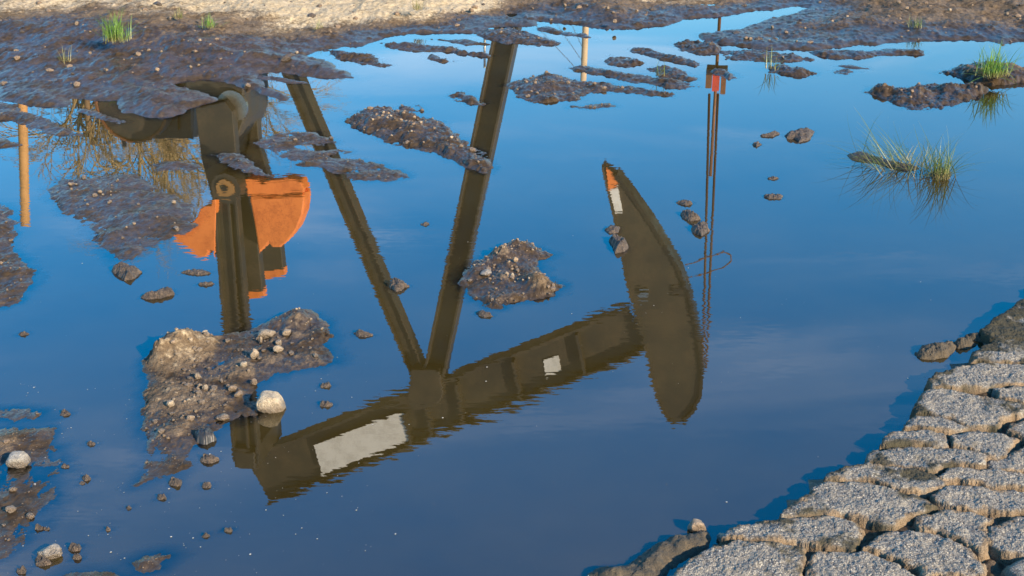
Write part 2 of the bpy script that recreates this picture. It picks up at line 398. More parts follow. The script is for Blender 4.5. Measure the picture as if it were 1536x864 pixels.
def ground_height(X, Y):
    wob = fbm(X * 6, Y * 3, 3, 4) * 0.035 + fbm(X * 22, Y * 11, 5, 3) * 0.012
    d = np.maximum(np.maximum(sdf(LAND_FAR, X, Y), sdf(LAND_LEFT, X, Y)) + wob, -0.4)
    dn = sdf(LAND_NEAR, X, Y) + wob * .6
    lump = fbm(X * 1.8, Y * 1.6, 11, 4) * 0.030 + fbm(X * 9, Y * 7, 12, 3) * 0.008 + np.abs(fbm(X * 45, Y * 30, 15, 3)) * 0.003
    inn = 0.011 * (1 - np.exp(-np.maximum(d, 0) / 0.03)) + 0.11 * (1 - np.exp(-(np.maximum(d, 0) / 1.1) ** 1.6)) + lump * sstep(0.0, 0.45, d) + np.abs(fbm(X * 24, Y * 15, 21, 4, .6)) * .008 * sstep(0, .05, d) + fbm(X * 7, Y * 5, 23, 3) * .006 * sstep(0, .1, d)
    z = np.where(d > 0, inn, np.maximum(np.maximum(d, -.06) * .15 + np.minimum(d + .06, 0) * .8, -0.07))
    zn = np.where(dn > 0, 0.004 * sstep(0, .08, dn) + np.abs(fbm(X * 30, Y * 30, 31, 3)) * .006 * sstep(0, .05, dn), -0.07)
    z = np.where(dn > -0.02, zn, z)
    far = np.hypot(X, Y - 6)
    z = z + np.where(dn > 0, 0, sstep(8, 60, far) * (0.15 + .5 * vn2(X / 40, Y / 40, 4)))
    return z, d, dn
xs = np.array(sorted([-v for v in geom(4.6, 3500, 40)] + list(np.arange(-4.5, 4.5, 0.0095)) + geom(4.6, 3500, 40)))
ys = np.array(sorted([-v for v in geom(0.5, 3500, 30)] + list(np.arange(0, 5.2, 0.09)) + list(np.arange(5.2, 11.0, 0.02)) + geom(11.1, 4000, 60)))
X, Y = np.meshgrid(xs, ys)
GZ, GD, GN = ground_height(X, Y)
nz = fbm(X * .9, Y * .8, 41, 4) * .42 + fbm(X * 4, Y * 3, 43, 3) * .10
dryf = -.10 + .42 * sstep(-.8, 1.4, X) + nz * .5 + sstep(.3, 1.2, GD) * .1 + sstep(4, 9, np.hypot(X, Y - 8)) * .4
edge_y = 8.05 + .25 * np.sin(X * 1.7) + sstep(-.8, .3, X) * 1.0 + nz * .8
dryf = dryf + (sstep(-.75, .9, Y - edge_y + fbm(X * 3, Y * 2, 47, 3) * .25) * 1.0) * (1 - .7 * sstep(.3, 1.0, X) * sstep(10.5, 9.8, Y))
dryf = dryf * sstep(.0, .55, GD)
dryf = np.where(GN > 0, 0.3, dryf)
me = np_mesh("ground", np.stack([X, Y, GZ], -1).reshape(-1, 3), grid_faces(len(xs), len(ys)), True, {"dry": dryf})
tag(link("ground", me, None, MUD), "damp brown earth bank with dry sandy strips behind the puddle", kind="structure")
def ground_z(x, y):
    i = min(max(np.searchsorted(xs, x), 0), len(xs) - 1); j = min(max(np.searchsorted(ys, y), 0), len(ys) - 1); return float(GZ[j, i])

BANK = bpy.data.objects["ground"]
# ------------------------------------------------------------------ heightfield pieces (mud bars, clods, asphalt chunks)
PATCHES = {}
def patch(name, poly, hfun, mat, cut=-0.035, cell=None, margin=0.075, parent=None, seed=0):
    P = np.array(poly); x0, y0 = P.min(0) - margin; x1, y1 = P.max(0) + margin
    dist = max(1.5, math.hypot(P[:, 0].mean(), P[:, 1].mean()))
    c = cell or dist * 0.0008
    ax = np.arange(x0, x1 + c, c); ay = np.arange(y0, y1 + c, c * 1.5)
    X, Y = np.meshgrid(ax, ay)
    Z, at = hfun(X, Y)
    F = grid_faces(len(ax), len(ay), Z > cut)
    V, F, at = compact(np.stack([X, Y, Z], -1).reshape(-1, 3), F, at)
    o = link(name, np_mesh(name, V, F, True, at), parent, mat)
    PATCHES[o.name] = (ax, ay, Z)
    return o
def patch_z(o, x, y):
    ax, ay, Z = PATCHES[o.name]
    i = min(max(int((x - ax[0]) / (ax[1] - ax[0])), 0), len(ax) - 1); j = min(max(int((y - ay[0]) / (ay[1] - ay[0])), 0), len(ay) - 1)
    return float(Z[j, i])
def mud_height(poly, H, w, rough, lumps, dry, seed, edge, dbase=0.0):
    L = [(g(px, py), a, r) for px, py, a, r in lumps]
    Dr = [(g(px, py), a, r) for px, py, a, r in dry]
    def f(X, Y):
        s = sdf(poly, X, Y) + fbm(X * 20, Y * 12, seed, 6, .68) * edge * 1.7
        inn = H * (1 - np.exp(-np.maximum(s, 0) / w))
        rg = fbm(X * 11, Y * 8, seed + 2, 3) * .55 + fbm(X * 34, Y * 24, seed + 3, 4) * 0.30 + np.abs(fbm(X * 85, Y * 65, seed + 7, 3)) * 0.26 - .16
        z = np.where(s > 0, inn + rg * rough * 1.0 * sstep(-.01, 0.04, s), np.maximum(np.maximum(s, -.035) * .16 + np.minimum(s + .035, 0) * .9, -0.06) + rg * rough * .35 * sstep(-.05, -.005, s))
        for (c, a, r) in L: z = z + a * np.exp(-(((X - c[0]) / r) ** 2 + ((Y - c[1]) / (r * 1.3)) ** 2)) * sstep(-0.012, 0.014, s) * (1 + .22 * fbm(X * 26, Y * 20, seed + 9, 3))
        dv = -0.1 + dbase + sstep(0.012, 0.06, z) * .32 + rg * .3
        for (c, a, r) in Dr: dv = dv + a * np.exp(-(((X - c[0]) / r) ** 2 + ((Y - c[1]) / (r * 1.6)) ** 2))
        return z, {"dry": np.minimum(dv, .56) * sstep(-.005, .012, z)}
    return f
# grit meshes
def ico(sub):
    import bmesh
    bm = bmesh.new(); bmesh.ops.create_icosphere(bm, subdivisions=sub, radius=1.0)
    V = np.array([v.co[:] for v in bm.verts]); F = np.array([[v.index for v in f.verts] for f in bm.faces]); bm.free(); return V, F
ICO1, ICO2, ICO3 = ico(1), ico(2), ico(4)
def rock(base, seed, amp=0.35, flat=0.7):
    """a sphere worn down by random planes, then roughened"""
    V, F = base; k = np.random.default_rng(seed); W = V.copy()
    for q in range(15):
        nrm = k.normal(size=3); nrm /= np.linalg.norm(nrm); lim = k.uniform(.58, .93); d = W @ nrm
        W = W - np.outer(np.maximum(d - lim, 0) * k.uniform(.6, .95), nrm)
    U = V + k.normal(size=3) * 9
    W = W * (1 + amp * .16 * vn3(U[:, 0] * 2.2, U[:, 1] * 2.2, U[:, 2] * 2.2, seed) + amp * .12 * vn3(U[:, 0] * 5, U[:, 1] * 5, U[:, 2] * 5, seed + 1) + amp * .07 * vn3(U[:, 0] * 12, U[:, 1] * 12, U[:, 2] * 12, seed + 2))[:, None]
    W = W / np.abs(W).max(0); W[:, 2] *= flat; return W, F
PEB = [rock(ICO2 if k < 0 else ICO1, 50 + k, 1.2, 0.65) for k in range(8)]
def grit(parent, n, poly, size, zfun, mat, seed, bias=None):
    """tiny crumbs too many to pick apart: one part of its mud bar"""
    r = np.random.default_rng(seed); P = np.array(poly); V, F, nv = [], [], 0
    k = 0
    for _ in range(n * 6):
        if k >= n: break
        if bias and r.random() < .6:
            bx, by, br = bias[r.integers(len(bias))]; x, y = g(bx, by); x += r.normal() * br; y += r.normal() * br * 1.4
        else:
            x, y = P.min(0) + r.random(2) * (P.max(0) - P.min(0))
        z = zfun(x, y)
        if z < 0.002: continue
        a, t = size * (0.22 + r.pareto(2.4) * .4), r.random() * 6.28
        a = min(a, size * 2.6)
        W, G = PEB[r.integers(8)]; c, s = math.cos(t), math.sin(t)
        Q = W * a * (1, .8, 1); Q = np.stack([Q[:, 0] * c - Q[:, 1] * s + x, Q[:, 0] * s + Q[:, 1] * c + y, Q[:, 2] + z + a * .25], -1)
        V.append(Q); F.append(G + nv); nv += len(Q); k += 1
    if V:
        o = link("grit", np_mesh("grit", np.concatenate(V), np.concatenate(F), False), parent, mat); o["kind"] = "stuff"

grit(BANK, 3600, [(-4.3, 6.6), (4.4, 6.6), (4.4, 10.4), (-4.3, 10.4)], .009, lambda x, y: ground_z(x, y) - .004, GRITM, 77)
grit(BANK, 900, [(-4.3, 6.6), (4.4, 6.6), (4.4, 10.4), (-4.3, 10.4)], .014, lambda x, y: ground_z(x, y) - .006, CLOD, 78)
BARS = []
def bar(label, pts, H=0.017, w=0.03, rough=0.010, lumps=(), dry=(), edge=0.010, gr=0, gsize=0.005, bias=None, gmat=None, dbase=0.0, cat="mud bar", name="mud_bar", group=None):
    seed = 100 + len(BARS) * 13; poly = gp(pts)
    o = patch(name, poly, mud_height(poly, H * .78, w, rough, lumps, dry, seed, edge, dbase), MUD)
    tag(o, label, cat, group)
    if gr: grit(o, gr, poly, gsize, lambda x, y: patch_z(o, x, y), GRITM, seed, bias)
    BARS.append(o); return o
# left side
bar("low wet mud finger at the left edge below the bank", [(-30, 150), (27, 158), (43, 168), (83, 187), (117, 202), (90, 205), (43, 193), (20, 180), (-30, 180)], .014, gr=40)
bar("small mud tip at the left edge beside the reflected post", [(-30, 202), (0, 203), (32, 218), (7, 222), (-30, 224)], .012)
bar("thin mud sliver over the reflected bare trees", [(120, 163), (150, 169), (188, 183), (175, 186), (140, 176), (120, 168)], .010, edge=.006)
bar("thin dark mud strip beside the reflected rear leg, near the bank", [(383, 112), (423, 116), (465, 125), (433, 125), (385, 117)], .010, edge=.006)
bar("little flat mud pancake left of the reflected crank", [(232, 247), (250, 242), (290, 245), (300, 251), (285, 256), (245, 256)], .010, .02, edge=.005)
bar("thin mud strip lying across the reflected crank", [(312, 232), (332, 231), (351, 229), (365, 236), (388, 250), (411, 264), (400, 267), (372, 260), (342, 244)], .012, gr=20)
bar("broad triangular grey mud flat left of the orange reflection", [(67, 285), (93, 270), (150, 264), (195, 262), (240, 282), (280, 307), (296, 325), (294, 340), (270, 350), (245, 358), (232, 370), (200, 383), (177, 393), (160, 382), (150, 362), (120, 335), (85, 305)],
    .011, .05, .008, lumps=[(210, 330, .012, .08), (165, 355, .014, .05), (130, 300, .008, .12)], gr=110, gsize=.0055)
bar("mud shelf running out of the left edge at mid height", [(-40, 305), (0, 308), (20, 318), (22, 330), (15, 350), (28, 378), (47, 410), (40, 430), (27, 450), (0, 458), (-40, 462)], .013, .05, .010, lumps=[(10, 410, .012, .05)], gr=90)
bar("grey mud plate with a pool beside the reflected rear leg", [(378, 214), (410, 204), (441, 198), (471, 199), (492, 208), (505, 216), (487, 219), (470, 217), (445, 219), (452, 226), (485, 226), (512, 224), (528, 228), (500, 236), (470, 243), (447, 248), (430, 238), (400, 226)], .008, .03, .010, edge=.007, gr=90)
bar("pointed mud plate crossing the reflected rear leg", [(445, 247), (480, 238), (512, 238), (545, 241), (572, 247), (598, 257), (612, 266), (579, 273), (532, 270), (512, 262), (490, 252)], .008, .03, .010, edge=.007, gr=90)
bar("long dark stony mud bar left of the reflected front leg", [(515, 182), (545, 167), (579, 163), (609, 167), (639, 180), (665, 185), (685, 200), (702, 217), (725, 237), (735, 247), (732, 260), (709, 255), (679, 243), (659, 230), (629, 223), (592, 215), (552, 200), (525, 190)],
    .024, .04, .018, lumps=[(560, 185, .015, .08), (640, 200, .018, .09), (600, 190, .012, .07)], gr=330, gsize=.006)
bar("small mud crumbs behind the long stony bar", [(595, 163), (612, 157), (632, 161), (636, 168), (605, 168)], .012, .02, .02, gr=20)
# middle / far strips
bar("dark mud bar beside the reflected pale post", [(757, 126), (789, 117), (822, 112), (849, 117), (869, 125), (912, 125), (955, 132), (1008, 141), (1005, 145), (945, 140), (905, 138), (879, 141), (875, 150), (832, 153), (799, 155), (775, 142)],
    .020, .04, .014, lumps=[(800, 135, .012, .08), (830, 125, .014, .09)], gr=260, gsize=.006)
bar("low speckled mud skin below the bar by the pale post", [(848, 158), (880, 158), (912, 155), (920, 160), (890, 164), (855, 162)], .006, .02, .008, gr=60)
bar("small dark mud lump touching the reflected front leg", [(679, 143), (692, 138), (712, 148), (726, 156), (699, 155)], .022, .03, .012)
bar("mud strip with a long tail left of the reflected front leg", [(575, 65), (605, 65), (645, 68), (685, 72), (690, 77), (739, 83), (732, 86), (665, 79), (609, 77), (584, 71)], .022, .04, .016)
bar("lumpy mud strip just off the bank left of centre", [(485, 74), (512, 77), (545, 80), (565, 88), (584, 98), (572, 100), (539, 95), (505, 86)], .024, .04, .02)
bar("small mud boat shape between strips left of the front leg", [(635, 86), (649, 82), (665, 89), (685, 92), (659, 95)], .02, .03)
bar("thin far mud strip near the bank left of the front leg", [(650, 59), (679, 60), (699, 59), (735, 67), (699, 68)], .014, .03)
bar("dark mud tongue across the foot of the reflected front leg", [(709, 50), (729, 45), (765, 42), (795, 50), (825, 60), (840, 67), (805, 68), (765, 66), (742, 61), (719, 56)], .025, .05, .016, gr=80)
bar("thin far mud strip left of the pale post", [(802, 43), (822, 40), (839, 47), (879, 52), (895, 59), (865, 55), (842, 52), (812, 48)], .015, .03)
bar("long dark mud strip in front of the pale post", [(859, 101), (879, 98), (912, 107), (945, 110), (979, 117), (1024, 123), (1045, 130), (1024, 135), (979, 128), (929, 120), (895, 112), (862, 107)], .026, .04, .014)
bar("short mud strip right of the pale post", [(904, 92), (919, 84), (945, 87), (965, 95), (942, 100), (912, 97)], .02, .03, .016)
bar("lumpy dark mud strip towards the inlet", [(944, 73), (969, 73), (999, 82), (1024, 88), (1057, 98), (1045, 102), (1015, 95), (985, 88), (950, 79)], .024, .03, .018)
bar("dark mud strip with grass behind the long strip", [(972, 103), (995, 100), (1024, 108), (1042, 120), (1030, 122), (995, 116), (975, 109)], .02, .03, .016)
bar("dark lumpy strip left of the bank tongue", [(1009, 66), (1024, 60), (1044, 63), (1074, 68), (1087, 73), (1074, 80), (1047, 82), (1024, 75)], .03, .04, .02)
bar("pointed mud strip below the bank tongue", [(1077, 78), (1124, 76), (1171, 79), (1197, 84), (1221, 90), (1174, 94), (1131, 92), (1091, 89)], .028, .04, .016, gr=60)
bar("flat mud strip below the right bank", [(1211, 78), (1251, 75), (1291, 78), (1341, 73), (1384, 76), (1381, 82), (1324, 83), (1284, 89), (1254, 89), (1224, 83)], .022, .04, .012)
bar("small mud hump with a sparse grass tuft", [(1154, 103), (1174, 97), (1197, 102), (1219, 110), (1211, 115), (1174, 113), (1161, 108)], .028, .03, .016)
bar("tiny mud crumbs right of the grassy hump", [(1246, 108), (1271, 104), (1286, 108), (1271, 112), (1251, 110)], .012, .02, .02)
bar("thin mud sliver beyond the tiny crumbs", [(1257, 99), (1277, 98), (1303, 103), (1277, 103)], .010, .02)
bar("small mud wedge beside the reflected carrier bar", [(1067, 107), (1087, 104), (1108, 115), (1091, 118)], .018, .02, .014)
bar("long crumbly mud ridge in front of the grassy mound", [(1301, 137), (1317, 131), (1344, 137), (1371, 131), (1401, 127), (1441, 128), (1471, 127), (1486, 132), (1462, 147), (1411, 162), (1387, 166), (1357, 163), (1334, 153), (1317, 144)],
    .028, .04, .024, lumps=[(1380, 143, .03, .05), (1425, 140, .035, .06), (1460, 135, .03, .07), (1318, 138, .02, .05)], gr=120)
bar("mud mound under the bright green grass tuft", [(1414, 108), (1441, 100), (1474, 97), (1507, 101), (1534, 107), (1580, 108), (1580, 125), (1531, 125), (1491, 128), (1457, 123), (1437, 114)], .035, .05, .02, lumps=[(1490, 112, .03, .15)], gr=60)
# big gravelly islands
bar("crusty gravel island in the middle of the puddle", [(697, 403), (712, 395), (727, 389), (742, 381), (757, 374), (772, 371), (785, 369), (797, 371), (810, 374), (816, 379), (828, 382), (820, 387), (810, 391), (816, 403), (813, 409), (825, 421), (843, 428), (837, 434), (829, 440), (813, 446), (791, 452), (770, 452), (751, 455), (746, 461), (731, 459), (710, 446), (697, 440), (700, 428), (692, 424)],
    .017, .03, .012, lumps=[(780, 378, .030, .055), (750, 387, .022, .04), (812, 433, .028, .04), (792, 428, .014, .035), (740, 424, .015, .035), (716, 409, .012, .03), (765, 446, .012, .03)],
    dry=[(812, 433, .4, .05), (745, 424, .35, .04), (750, 385, .25, .05), (760, 447, .4, .04)], edge=.008, gr=620, gsize=.0042, bias=[(812, 432, .04), (740, 425, .035), (760, 448, .035), (720, 405, .03), (755, 384, .04), (780, 378, .04)], dbase=.0)
bar("large stony mud island with a tan crumbling lump at left", [(223, 546), (231, 530), (242, 522), (258, 518), (273, 512), (294, 510), (312, 510), (333, 506), (358, 499), (381, 493), (400, 484), (423, 477), (448, 472), (473, 473), (485, 487), (496, 506), (494, 519), (507, 535), (502, 544), (471, 552), (429, 556), (408, 567), (388, 575), (379, 594), (383, 610), (373, 622), (350, 632), (325, 645), (300, 662), (285, 680), (287, 699), (257, 713), (233, 719), (205, 727), (225, 708), (223, 690), (222, 660), (217, 626), (213, 586), (226, 570), (222, 556)],
    .0095, .04, .010, lumps=[(262, 530, .045, .055), (288, 522, .035, .05), (240, 538, .03, .03), (330, 512, .012, .05), (455, 482, .028, .05), (425, 484, .016, .05), (480, 505, .014, .03), (250, 600, .01, .08), (255, 650, .008, .06)],
    dry=[(262, 530, .9, .07), (290, 522, .9, .06), (240, 538, .6, .04), (255, 590, .3, .1)], edge=.007, gr=900, gsize=.0042, bias=[(290, 570, .05), (275, 530, .05), (330, 545, .06), (300, 595, .05), (245, 640, .04), (310, 620, .05), (250, 690, .03), (390, 530, .05)], dbase=.3)
bar("smooth wet mud shelf at the lower left edge", [(-40, 650), (0, 648), (50, 643), (72, 646), (80, 662), (75, 682), (83, 702), (78, 745), (60, 775), (30, 800), (0, 830), (-40, 840)], .0055, .06, .005, lumps=[(15, 665, .014, .04), (55, 655, .008, .03)], dry=[(15, 665, .4, .05)], gr=160, gsize=.004)
bar("thin pebbly mud strip above the lower left shelf", [(-40, 613), (20, 613), (55, 617), (70, 625), (50, 634), (10, 632), (-40, 632)], .005, .03, .006, gr=60, gsize=.004)
bar("small curved mud hump near the bottom left", [(192, 844), (217, 837), (257, 830), (264, 834), (242, 843), (239, 852), (203, 856)], .010, .02, .006, edge=.004, gr=20, gsize=.003)
bar("mud hump cut by the bottom edge of the picture", [(80, 872), (100, 862), (130, 857), (170, 858), (190, 868), (150, 885)], .010, .02, .006, edge=.004)

def clod(label, pts, H, rough=.6, mat=None, group=None):
    """a loose lump of soil sitting in the water: full height almost at its rim"""
    seed = 900 + len(BARS) * 7; poly = gp(pts); P = np.array(poly); wd = min(np.ptp(P[:, 0]), np.ptp(P[:, 1]))
    def f(X, Y):
        k = 1 / max(wd, .01)
        s = sdf(poly, X, Y) + fbm(X * k * 3, Y * k * 2, seed, 3) * wd * .06
        z = np.where(s > 0, H * (1 - np.exp(-np.maximum(s, 0) / (wd * .13))) * (1 + rough * .55 * fbm(X * k * 3.0, Y * k * 2.4, seed + 4, 5, .55)) + np.abs(fbm(X * 120, Y * 90, seed + 5, 3)) * .004, np.maximum(s * .8, -.04))
        return z, {"dry": z * 0 + .2}
    o = patch("mud_clod", poly, f, mat or CLOD, cell=max(.0016, wd / 60)); tag(o, label, "mud clod", group); BARS.append(o); return o
clod("brown clod alone below the broad triangular mud flat", [(167, 407), (180, 402), (197, 401), (213, 409), (203, 418), (187, 421), (177, 414)], .030)
clod("low tan clod between brown clod and stony island", [(213, 446), (233, 441), (247, 435), (257, 436), (260, 442), (240, 447), (223, 450)], .018)
clod("thin dark crumb strip below the orange reflection", [(273, 409), (290, 405), (305, 407), (318, 410), (300, 413), (285, 411)], .008)
clod("tiny dark sliver left of the reflected pitman arm", [(297, 427), (312, 424), (322, 426), (308, 429)], .006)
clod("tiny flat crumb alone at left of the puddle", [(26, 502), (36, 498), (43, 501), (35, 504)], .007)
clod("round tan clod on the reflected rear leg", [(584, 430), (590, 424), (600, 424), (614, 430), (602, 436), (594, 437)], .022)
clod("pair of small clods left of the reflected leg joint", [(530, 500), (540, 496), (550, 499), (560, 503), (548, 506), (536, 504)], .011)
clod("small reddish crumb below the gravel island", [(713, 470), (724, 467), (732, 471), (740, 475), (726, 476)], .010)
clod("tiny black crumb right of the reflected rear leg", [(631, 337), (638, 334), (645, 336), (639, 339)], .006)
clod("small tan crumb right of the reflected horse head, uppermost of three", [(1013, 304), (1026, 302), (1040, 306), (1028, 309)], .012)
clod("grey clod right of the horse head, middle of three", [(1021, 322), (1032, 318), (1044, 324), (1052, 330), (1036, 332), (1026, 328)], .020)
clod("dark clod on the reflected cables, lowest of three", [(1036, 344), (1046, 338), (1060, 339), (1064, 346), (1052, 354), (1042, 350)], .020)
clod("small dark clod on the back edge of the reflected horse head", [(906, 345), (915, 341), (930, 342), (926, 349), (914, 350)], .012)
clod("wet bluish clod on the reflected horse head", [(915, 362), (925, 356), (936, 364), (944, 372), (935, 378), (924, 380), (918, 371)], .026)
clod("black ragged clod in open water right of the cables", [(1176, 203), (1190, 198), (1200, 196), (1212, 194), (1224, 198), (1219, 206), (1206, 213), (1197, 215), (1192, 208), (1181, 208)], .032)
clod("string of crumbs left of the black ragged clod", [(1138, 204), (1152, 202), (1160, 198), (1170, 201), (1160, 205), (1148, 205)], .014)
clod("small crumb below the string of crumbs", [(1129, 217), (1137, 214), (1143, 217), (1135, 220)], .010)
clod("thin crumb strip alone in blue water below black clod", [(1145, 295), (1158, 292), (1175, 294), (1172, 299), (1155, 298)], .010)
clod("tiny crumb above the thin crumb strip", [(1150, 268), (1160, 266), (1168, 268), (1158, 270)], .006)
clod("brown rock-like clod off the asphalt edge, leftmost of three", [(1371, 531), (1380, 525), (1393, 520), (1425, 517), (1435, 521), (1423, 537), (1400, 542), (1380, 538)], .024, .6, MOSSY)
clod("brown clod off the asphalt edge, middle of three", [(1427, 516), (1445, 511), (1465, 518), (1447, 524), (1437, 523)], .018, .6, MOSSY)
clod("brown clod off the asphalt edge, rightmost of three", [(1445, 507), (1453, 504), (1473, 505), (1477, 509), (1472, 513), (1450, 510)], .016, .6, MOSSY)
clod("large dark mossy clod beside the asphalt at the bottom edge", [(880, 868), (905, 856), (935, 846), (980, 820), (1024, 803), (1045, 796), (1062, 800), (1066, 808), (1058, 822), (1030, 838), (1005, 856), (990, 880), (900, 890)], .030, .8, MOSSY)
clod("dark lumpy crumb in front of the stony island", [(290, 655), (305, 650), (321, 648), (324, 660), (310, 667), (296, 664)], .022, .5, DARK)
for lab, cx, cy, a in (("brown pyramid clod below the dark crumb", 314, 690, 14), ("brown clod below the tail of the stony island, larger of two", 264, 725, 13), ("smaller brown clod right of the larger one below the stony island", 310, 729, 9),
                       ("small clod near the bottom centre-left, under the reflected beam tail", 343, 796, 7), ("little clod left of the stony island's tail", 130, 718, 8), ("small grey clod in water right of lower left shelf", 98, 700, 7),
                       ("small dark crumb high in the lower left water", 136, 666, 7), ("small dark crumb near the upper lower-left shelf", 98, 621, 8), ("flat crumb below the tan-lump island tail", 243, 747, 9),
                       ("clod beside the large stone at bottom left, rightmost", 113, 823, 12), ("clod below the large stone at bottom left", 64, 845, 13), ("low clod at the bottom left edge", 33, 858, 9),
                       ("crumb right of the clod beside the bottom left stone", 115, 837, 8), ("small crumb in the open water near bottom", 308, 804, 6), ("small crumb below the shelf at lower left", 70, 794, 6),
                       ("crumb nearest the lower left shelf bottom", 58, 793, 7), ("crumb in water right of the big white stone", 490, 607, 10), ("red-brown crumb above right of the white stone", 489, 579, 9),
                       ("tiny crumb between the bottom crumbs", 162, 795, 5), ("small crumb in lower left water, beside floating specks", 193, 762, 5), ("small crumb near the little left clod", 123, 725, 5)):
    k = np.random.default_rng(int(cx * 7 + cy)); q = [(cx + a * math.cos(t) * k.uniform(.7, 1.1), cy + a * .42 * math.sin(t) * k.uniform(.7, 1.1)) for t in np.linspace(0, 6.28, 8)[:-1]]
    clod(lab, q, a * .0008, .8)

# ------------------------------------------------------------------ broken asphalt: bed sheet with every chunk as a part
ZA = 0.034
_bedp = [(x + .05, y - .05) for x, y in gp(EDGE)] + [(0.6, 1.1), (5.4, 1.1), (5.4, 4.0)]
def bed_h(X, Y):
    s = sdf(_bedp, X, Y) + fbm(X * 20, Y * 20, 77, 3) * .015
    return np.where(s > 0, .006 + np.abs(fbm(X * 40, Y * 40, 78, 4)) * .012, np.maximum(s * .5, -.05)), {"dry": X * 0 + .28}
pave = patch("asphalt_pavement", _bedp, bed_h, MUD, cell=.012, cut=-.04)
tag(pave, "broken edge of grey asphalt paving along the puddle", kind="structure")
CHUNKS = [
 ([(1473, 491), (1488, 478), (1503, 469), (1518, 462), (1527, 452), (1545, 448), (1600, 452), (1600, 505), (1536, 506), (1505, 506), (1488, 502)], 1.0),
 ([(1495, 509), (1536, 511), (1590, 512), (1590, 541), (1500, 541), (1459, 540), (1462, 526), (1477, 516)], .55),
 ([(1393, 567), (1405, 558), (1425, 552), (1460, 545), (1560, 545), (1580, 572), (1536, 574), (1493, 577), (1440, 578), (1400, 577)], .45),
 ([(1494, 581), (1536, 578), (1580, 578), (1580, 604), (1536, 600), (1497, 592)], .1),
 ([(1372, 606), (1381, 592), (1391, 583), (1424, 582), (1457, 590), (1497, 596), (1536, 604), (1545, 612), (1503, 627), (1497, 641), (1456, 636), (1427, 625), (1374, 617)], .35),
 ([(1357, 639), (1362, 626), (1377, 621), (1401, 623), (1431, 629), (1452, 639), (1424, 645), (1404, 643), (1377, 640)], .3),
 ([(1322, 664), (1330, 652), (1341, 645), (1371, 642), (1411, 646), (1421, 656), (1417, 667), (1351, 665)], .3),
 ([(1426, 665), (1429, 651), (1457, 643), (1497, 646), (1534, 655), (1514, 666), (1507, 683), (1481, 688), (1471, 674)], .0),
 ([(1509, 645), (1520, 634), (1560, 618), (1590, 640), (1545, 656)], .0),
 ([(1303, 687), (1307, 674), (1344, 668), (1377, 670), (1417, 670), (1457, 676), (1479, 684), (1477, 698), (1431, 695), (1394, 705), (1367, 698), (1324, 694)], .25),
 ([(1481, 702), (1486, 690), (1512, 683), (1545, 660), (1590, 670), (1590, 705), (1536, 704), (1505, 705)], .0),
 ([(1410, 711), (1424, 700), (1474, 702), (1536, 708), (1590, 712), (1590, 738), (1536, 730), (1491, 725), (1441, 716), (1415, 715)], .0),
 ([(1231, 714), (1241, 706), (1270, 699), (1301, 694), (1324, 697), (1371, 701), (1401, 709), (1420, 719), (1412, 729), (1377, 737), (1337, 728), (1307, 718)], .35),
 ([(1174, 769), (1187, 755), (1210, 740), (1224, 729), (1244, 721), (1301, 721), (1344, 734), (1377, 741), (1407, 758), (1377, 769), (1334, 787), (1291, 773), (1264, 769), (1237, 768)], .2),
 ([(1396, 743), (1408, 733), (1426, 727), (1474, 729), (1536, 736), (1585, 742), (1585, 765), (1504, 764), (1441, 758), (1401, 749)], .0),
 ([(1372, 785), (1379, 773), (1407, 764), (1454, 763), (1487, 776), (1476, 793), (1485, 815), (1474, 824), (1454, 815), (1411, 792), (1379, 790)], .0),
 ([(1482, 805), (1484, 793), (1503, 779), (1536, 772), (1600, 772), (1600, 835), (1536, 832), (1507, 827), (1491, 818)], .0),
 ([(1084, 803), (1094, 790), (1130, 782), (1171, 776), (1211, 771), (1251, 772), (1287, 779), (1297, 789), (1291, 808), (1277, 821), (1224, 817), (1191, 810), (1117, 806)], .2),
 ([(1296, 822), (1303, 813), (1337, 794), (1371, 791), (1409, 797), (1452, 819), (1479, 843), (1475, 861), (1387, 864), (1379, 851), (1344, 837), (1324, 828)], .0),
 ([(1000, 870), (1024, 843), (1057, 823), (1107, 810), (1174, 815), (1207, 821), (1204, 839), (1199, 866), (1190, 905), (1010, 905)], .1),
 ([(1209, 839), (1217, 827), (1257, 825), (1301, 828), (1344, 844), (1385, 866), (1388, 890), (1250, 892), (1213, 880), (1211, 850)], .0),
 ([(1395, 872), (1475, 870), (1515, 900), (1500, 930), (1400, 930)], .0),
]
def chunk(poly, moss, cell, seed, zt=ZA):
    tilt = np.random.default_rng(seed).normal(size=2) * .018; c0 = np.mean(poly, 0)
    def f(X, Y):
        s = sdf(poly, X, Y) + .003 + fbm(X * 30, Y * 30, seed, 5, .6) * .0055
        wd, wv = worley(X * 190, Y * 190, seed)
        ag = (wv - .5) * .0024 - wd * .0016 + fbm(X * 30, Y * 30, seed + 2, 3) * .003
        top = zt + tilt[0] * (X - c0[0]) + tilt[1] * (Y - c0[1]) + ag - .006 * np.exp(-np.maximum(s, 0) / .004)
        z = np.where(s > 0, top, np.maximum(zt - .010 + s * 4.5 + fbm(X * 30, Y * 30, seed + 6, 2) * .004, -.02))
        ed = sstep(.001, .014, s + fbm(X * 45, Y * 45, seed + 8, 3) * .008)
        mo = moss * (1.15 - .75 * sstep(0.0, .09, s)) + fbm(X * 14, Y * 14, seed + 12, 3) * .42 + .0
        return z, {"top": ed, "moss": mo}
    o = patch("asphalt_chunk", poly, f, ASPH, cut=-.015, cell=cell, margin=.02, parent=pave)
    return o
for k, (pts, moss) in enumerate(CHUNKS):
    chunk(gp(pts, ZA), moss, 0.0021, 2000 + k * 31)
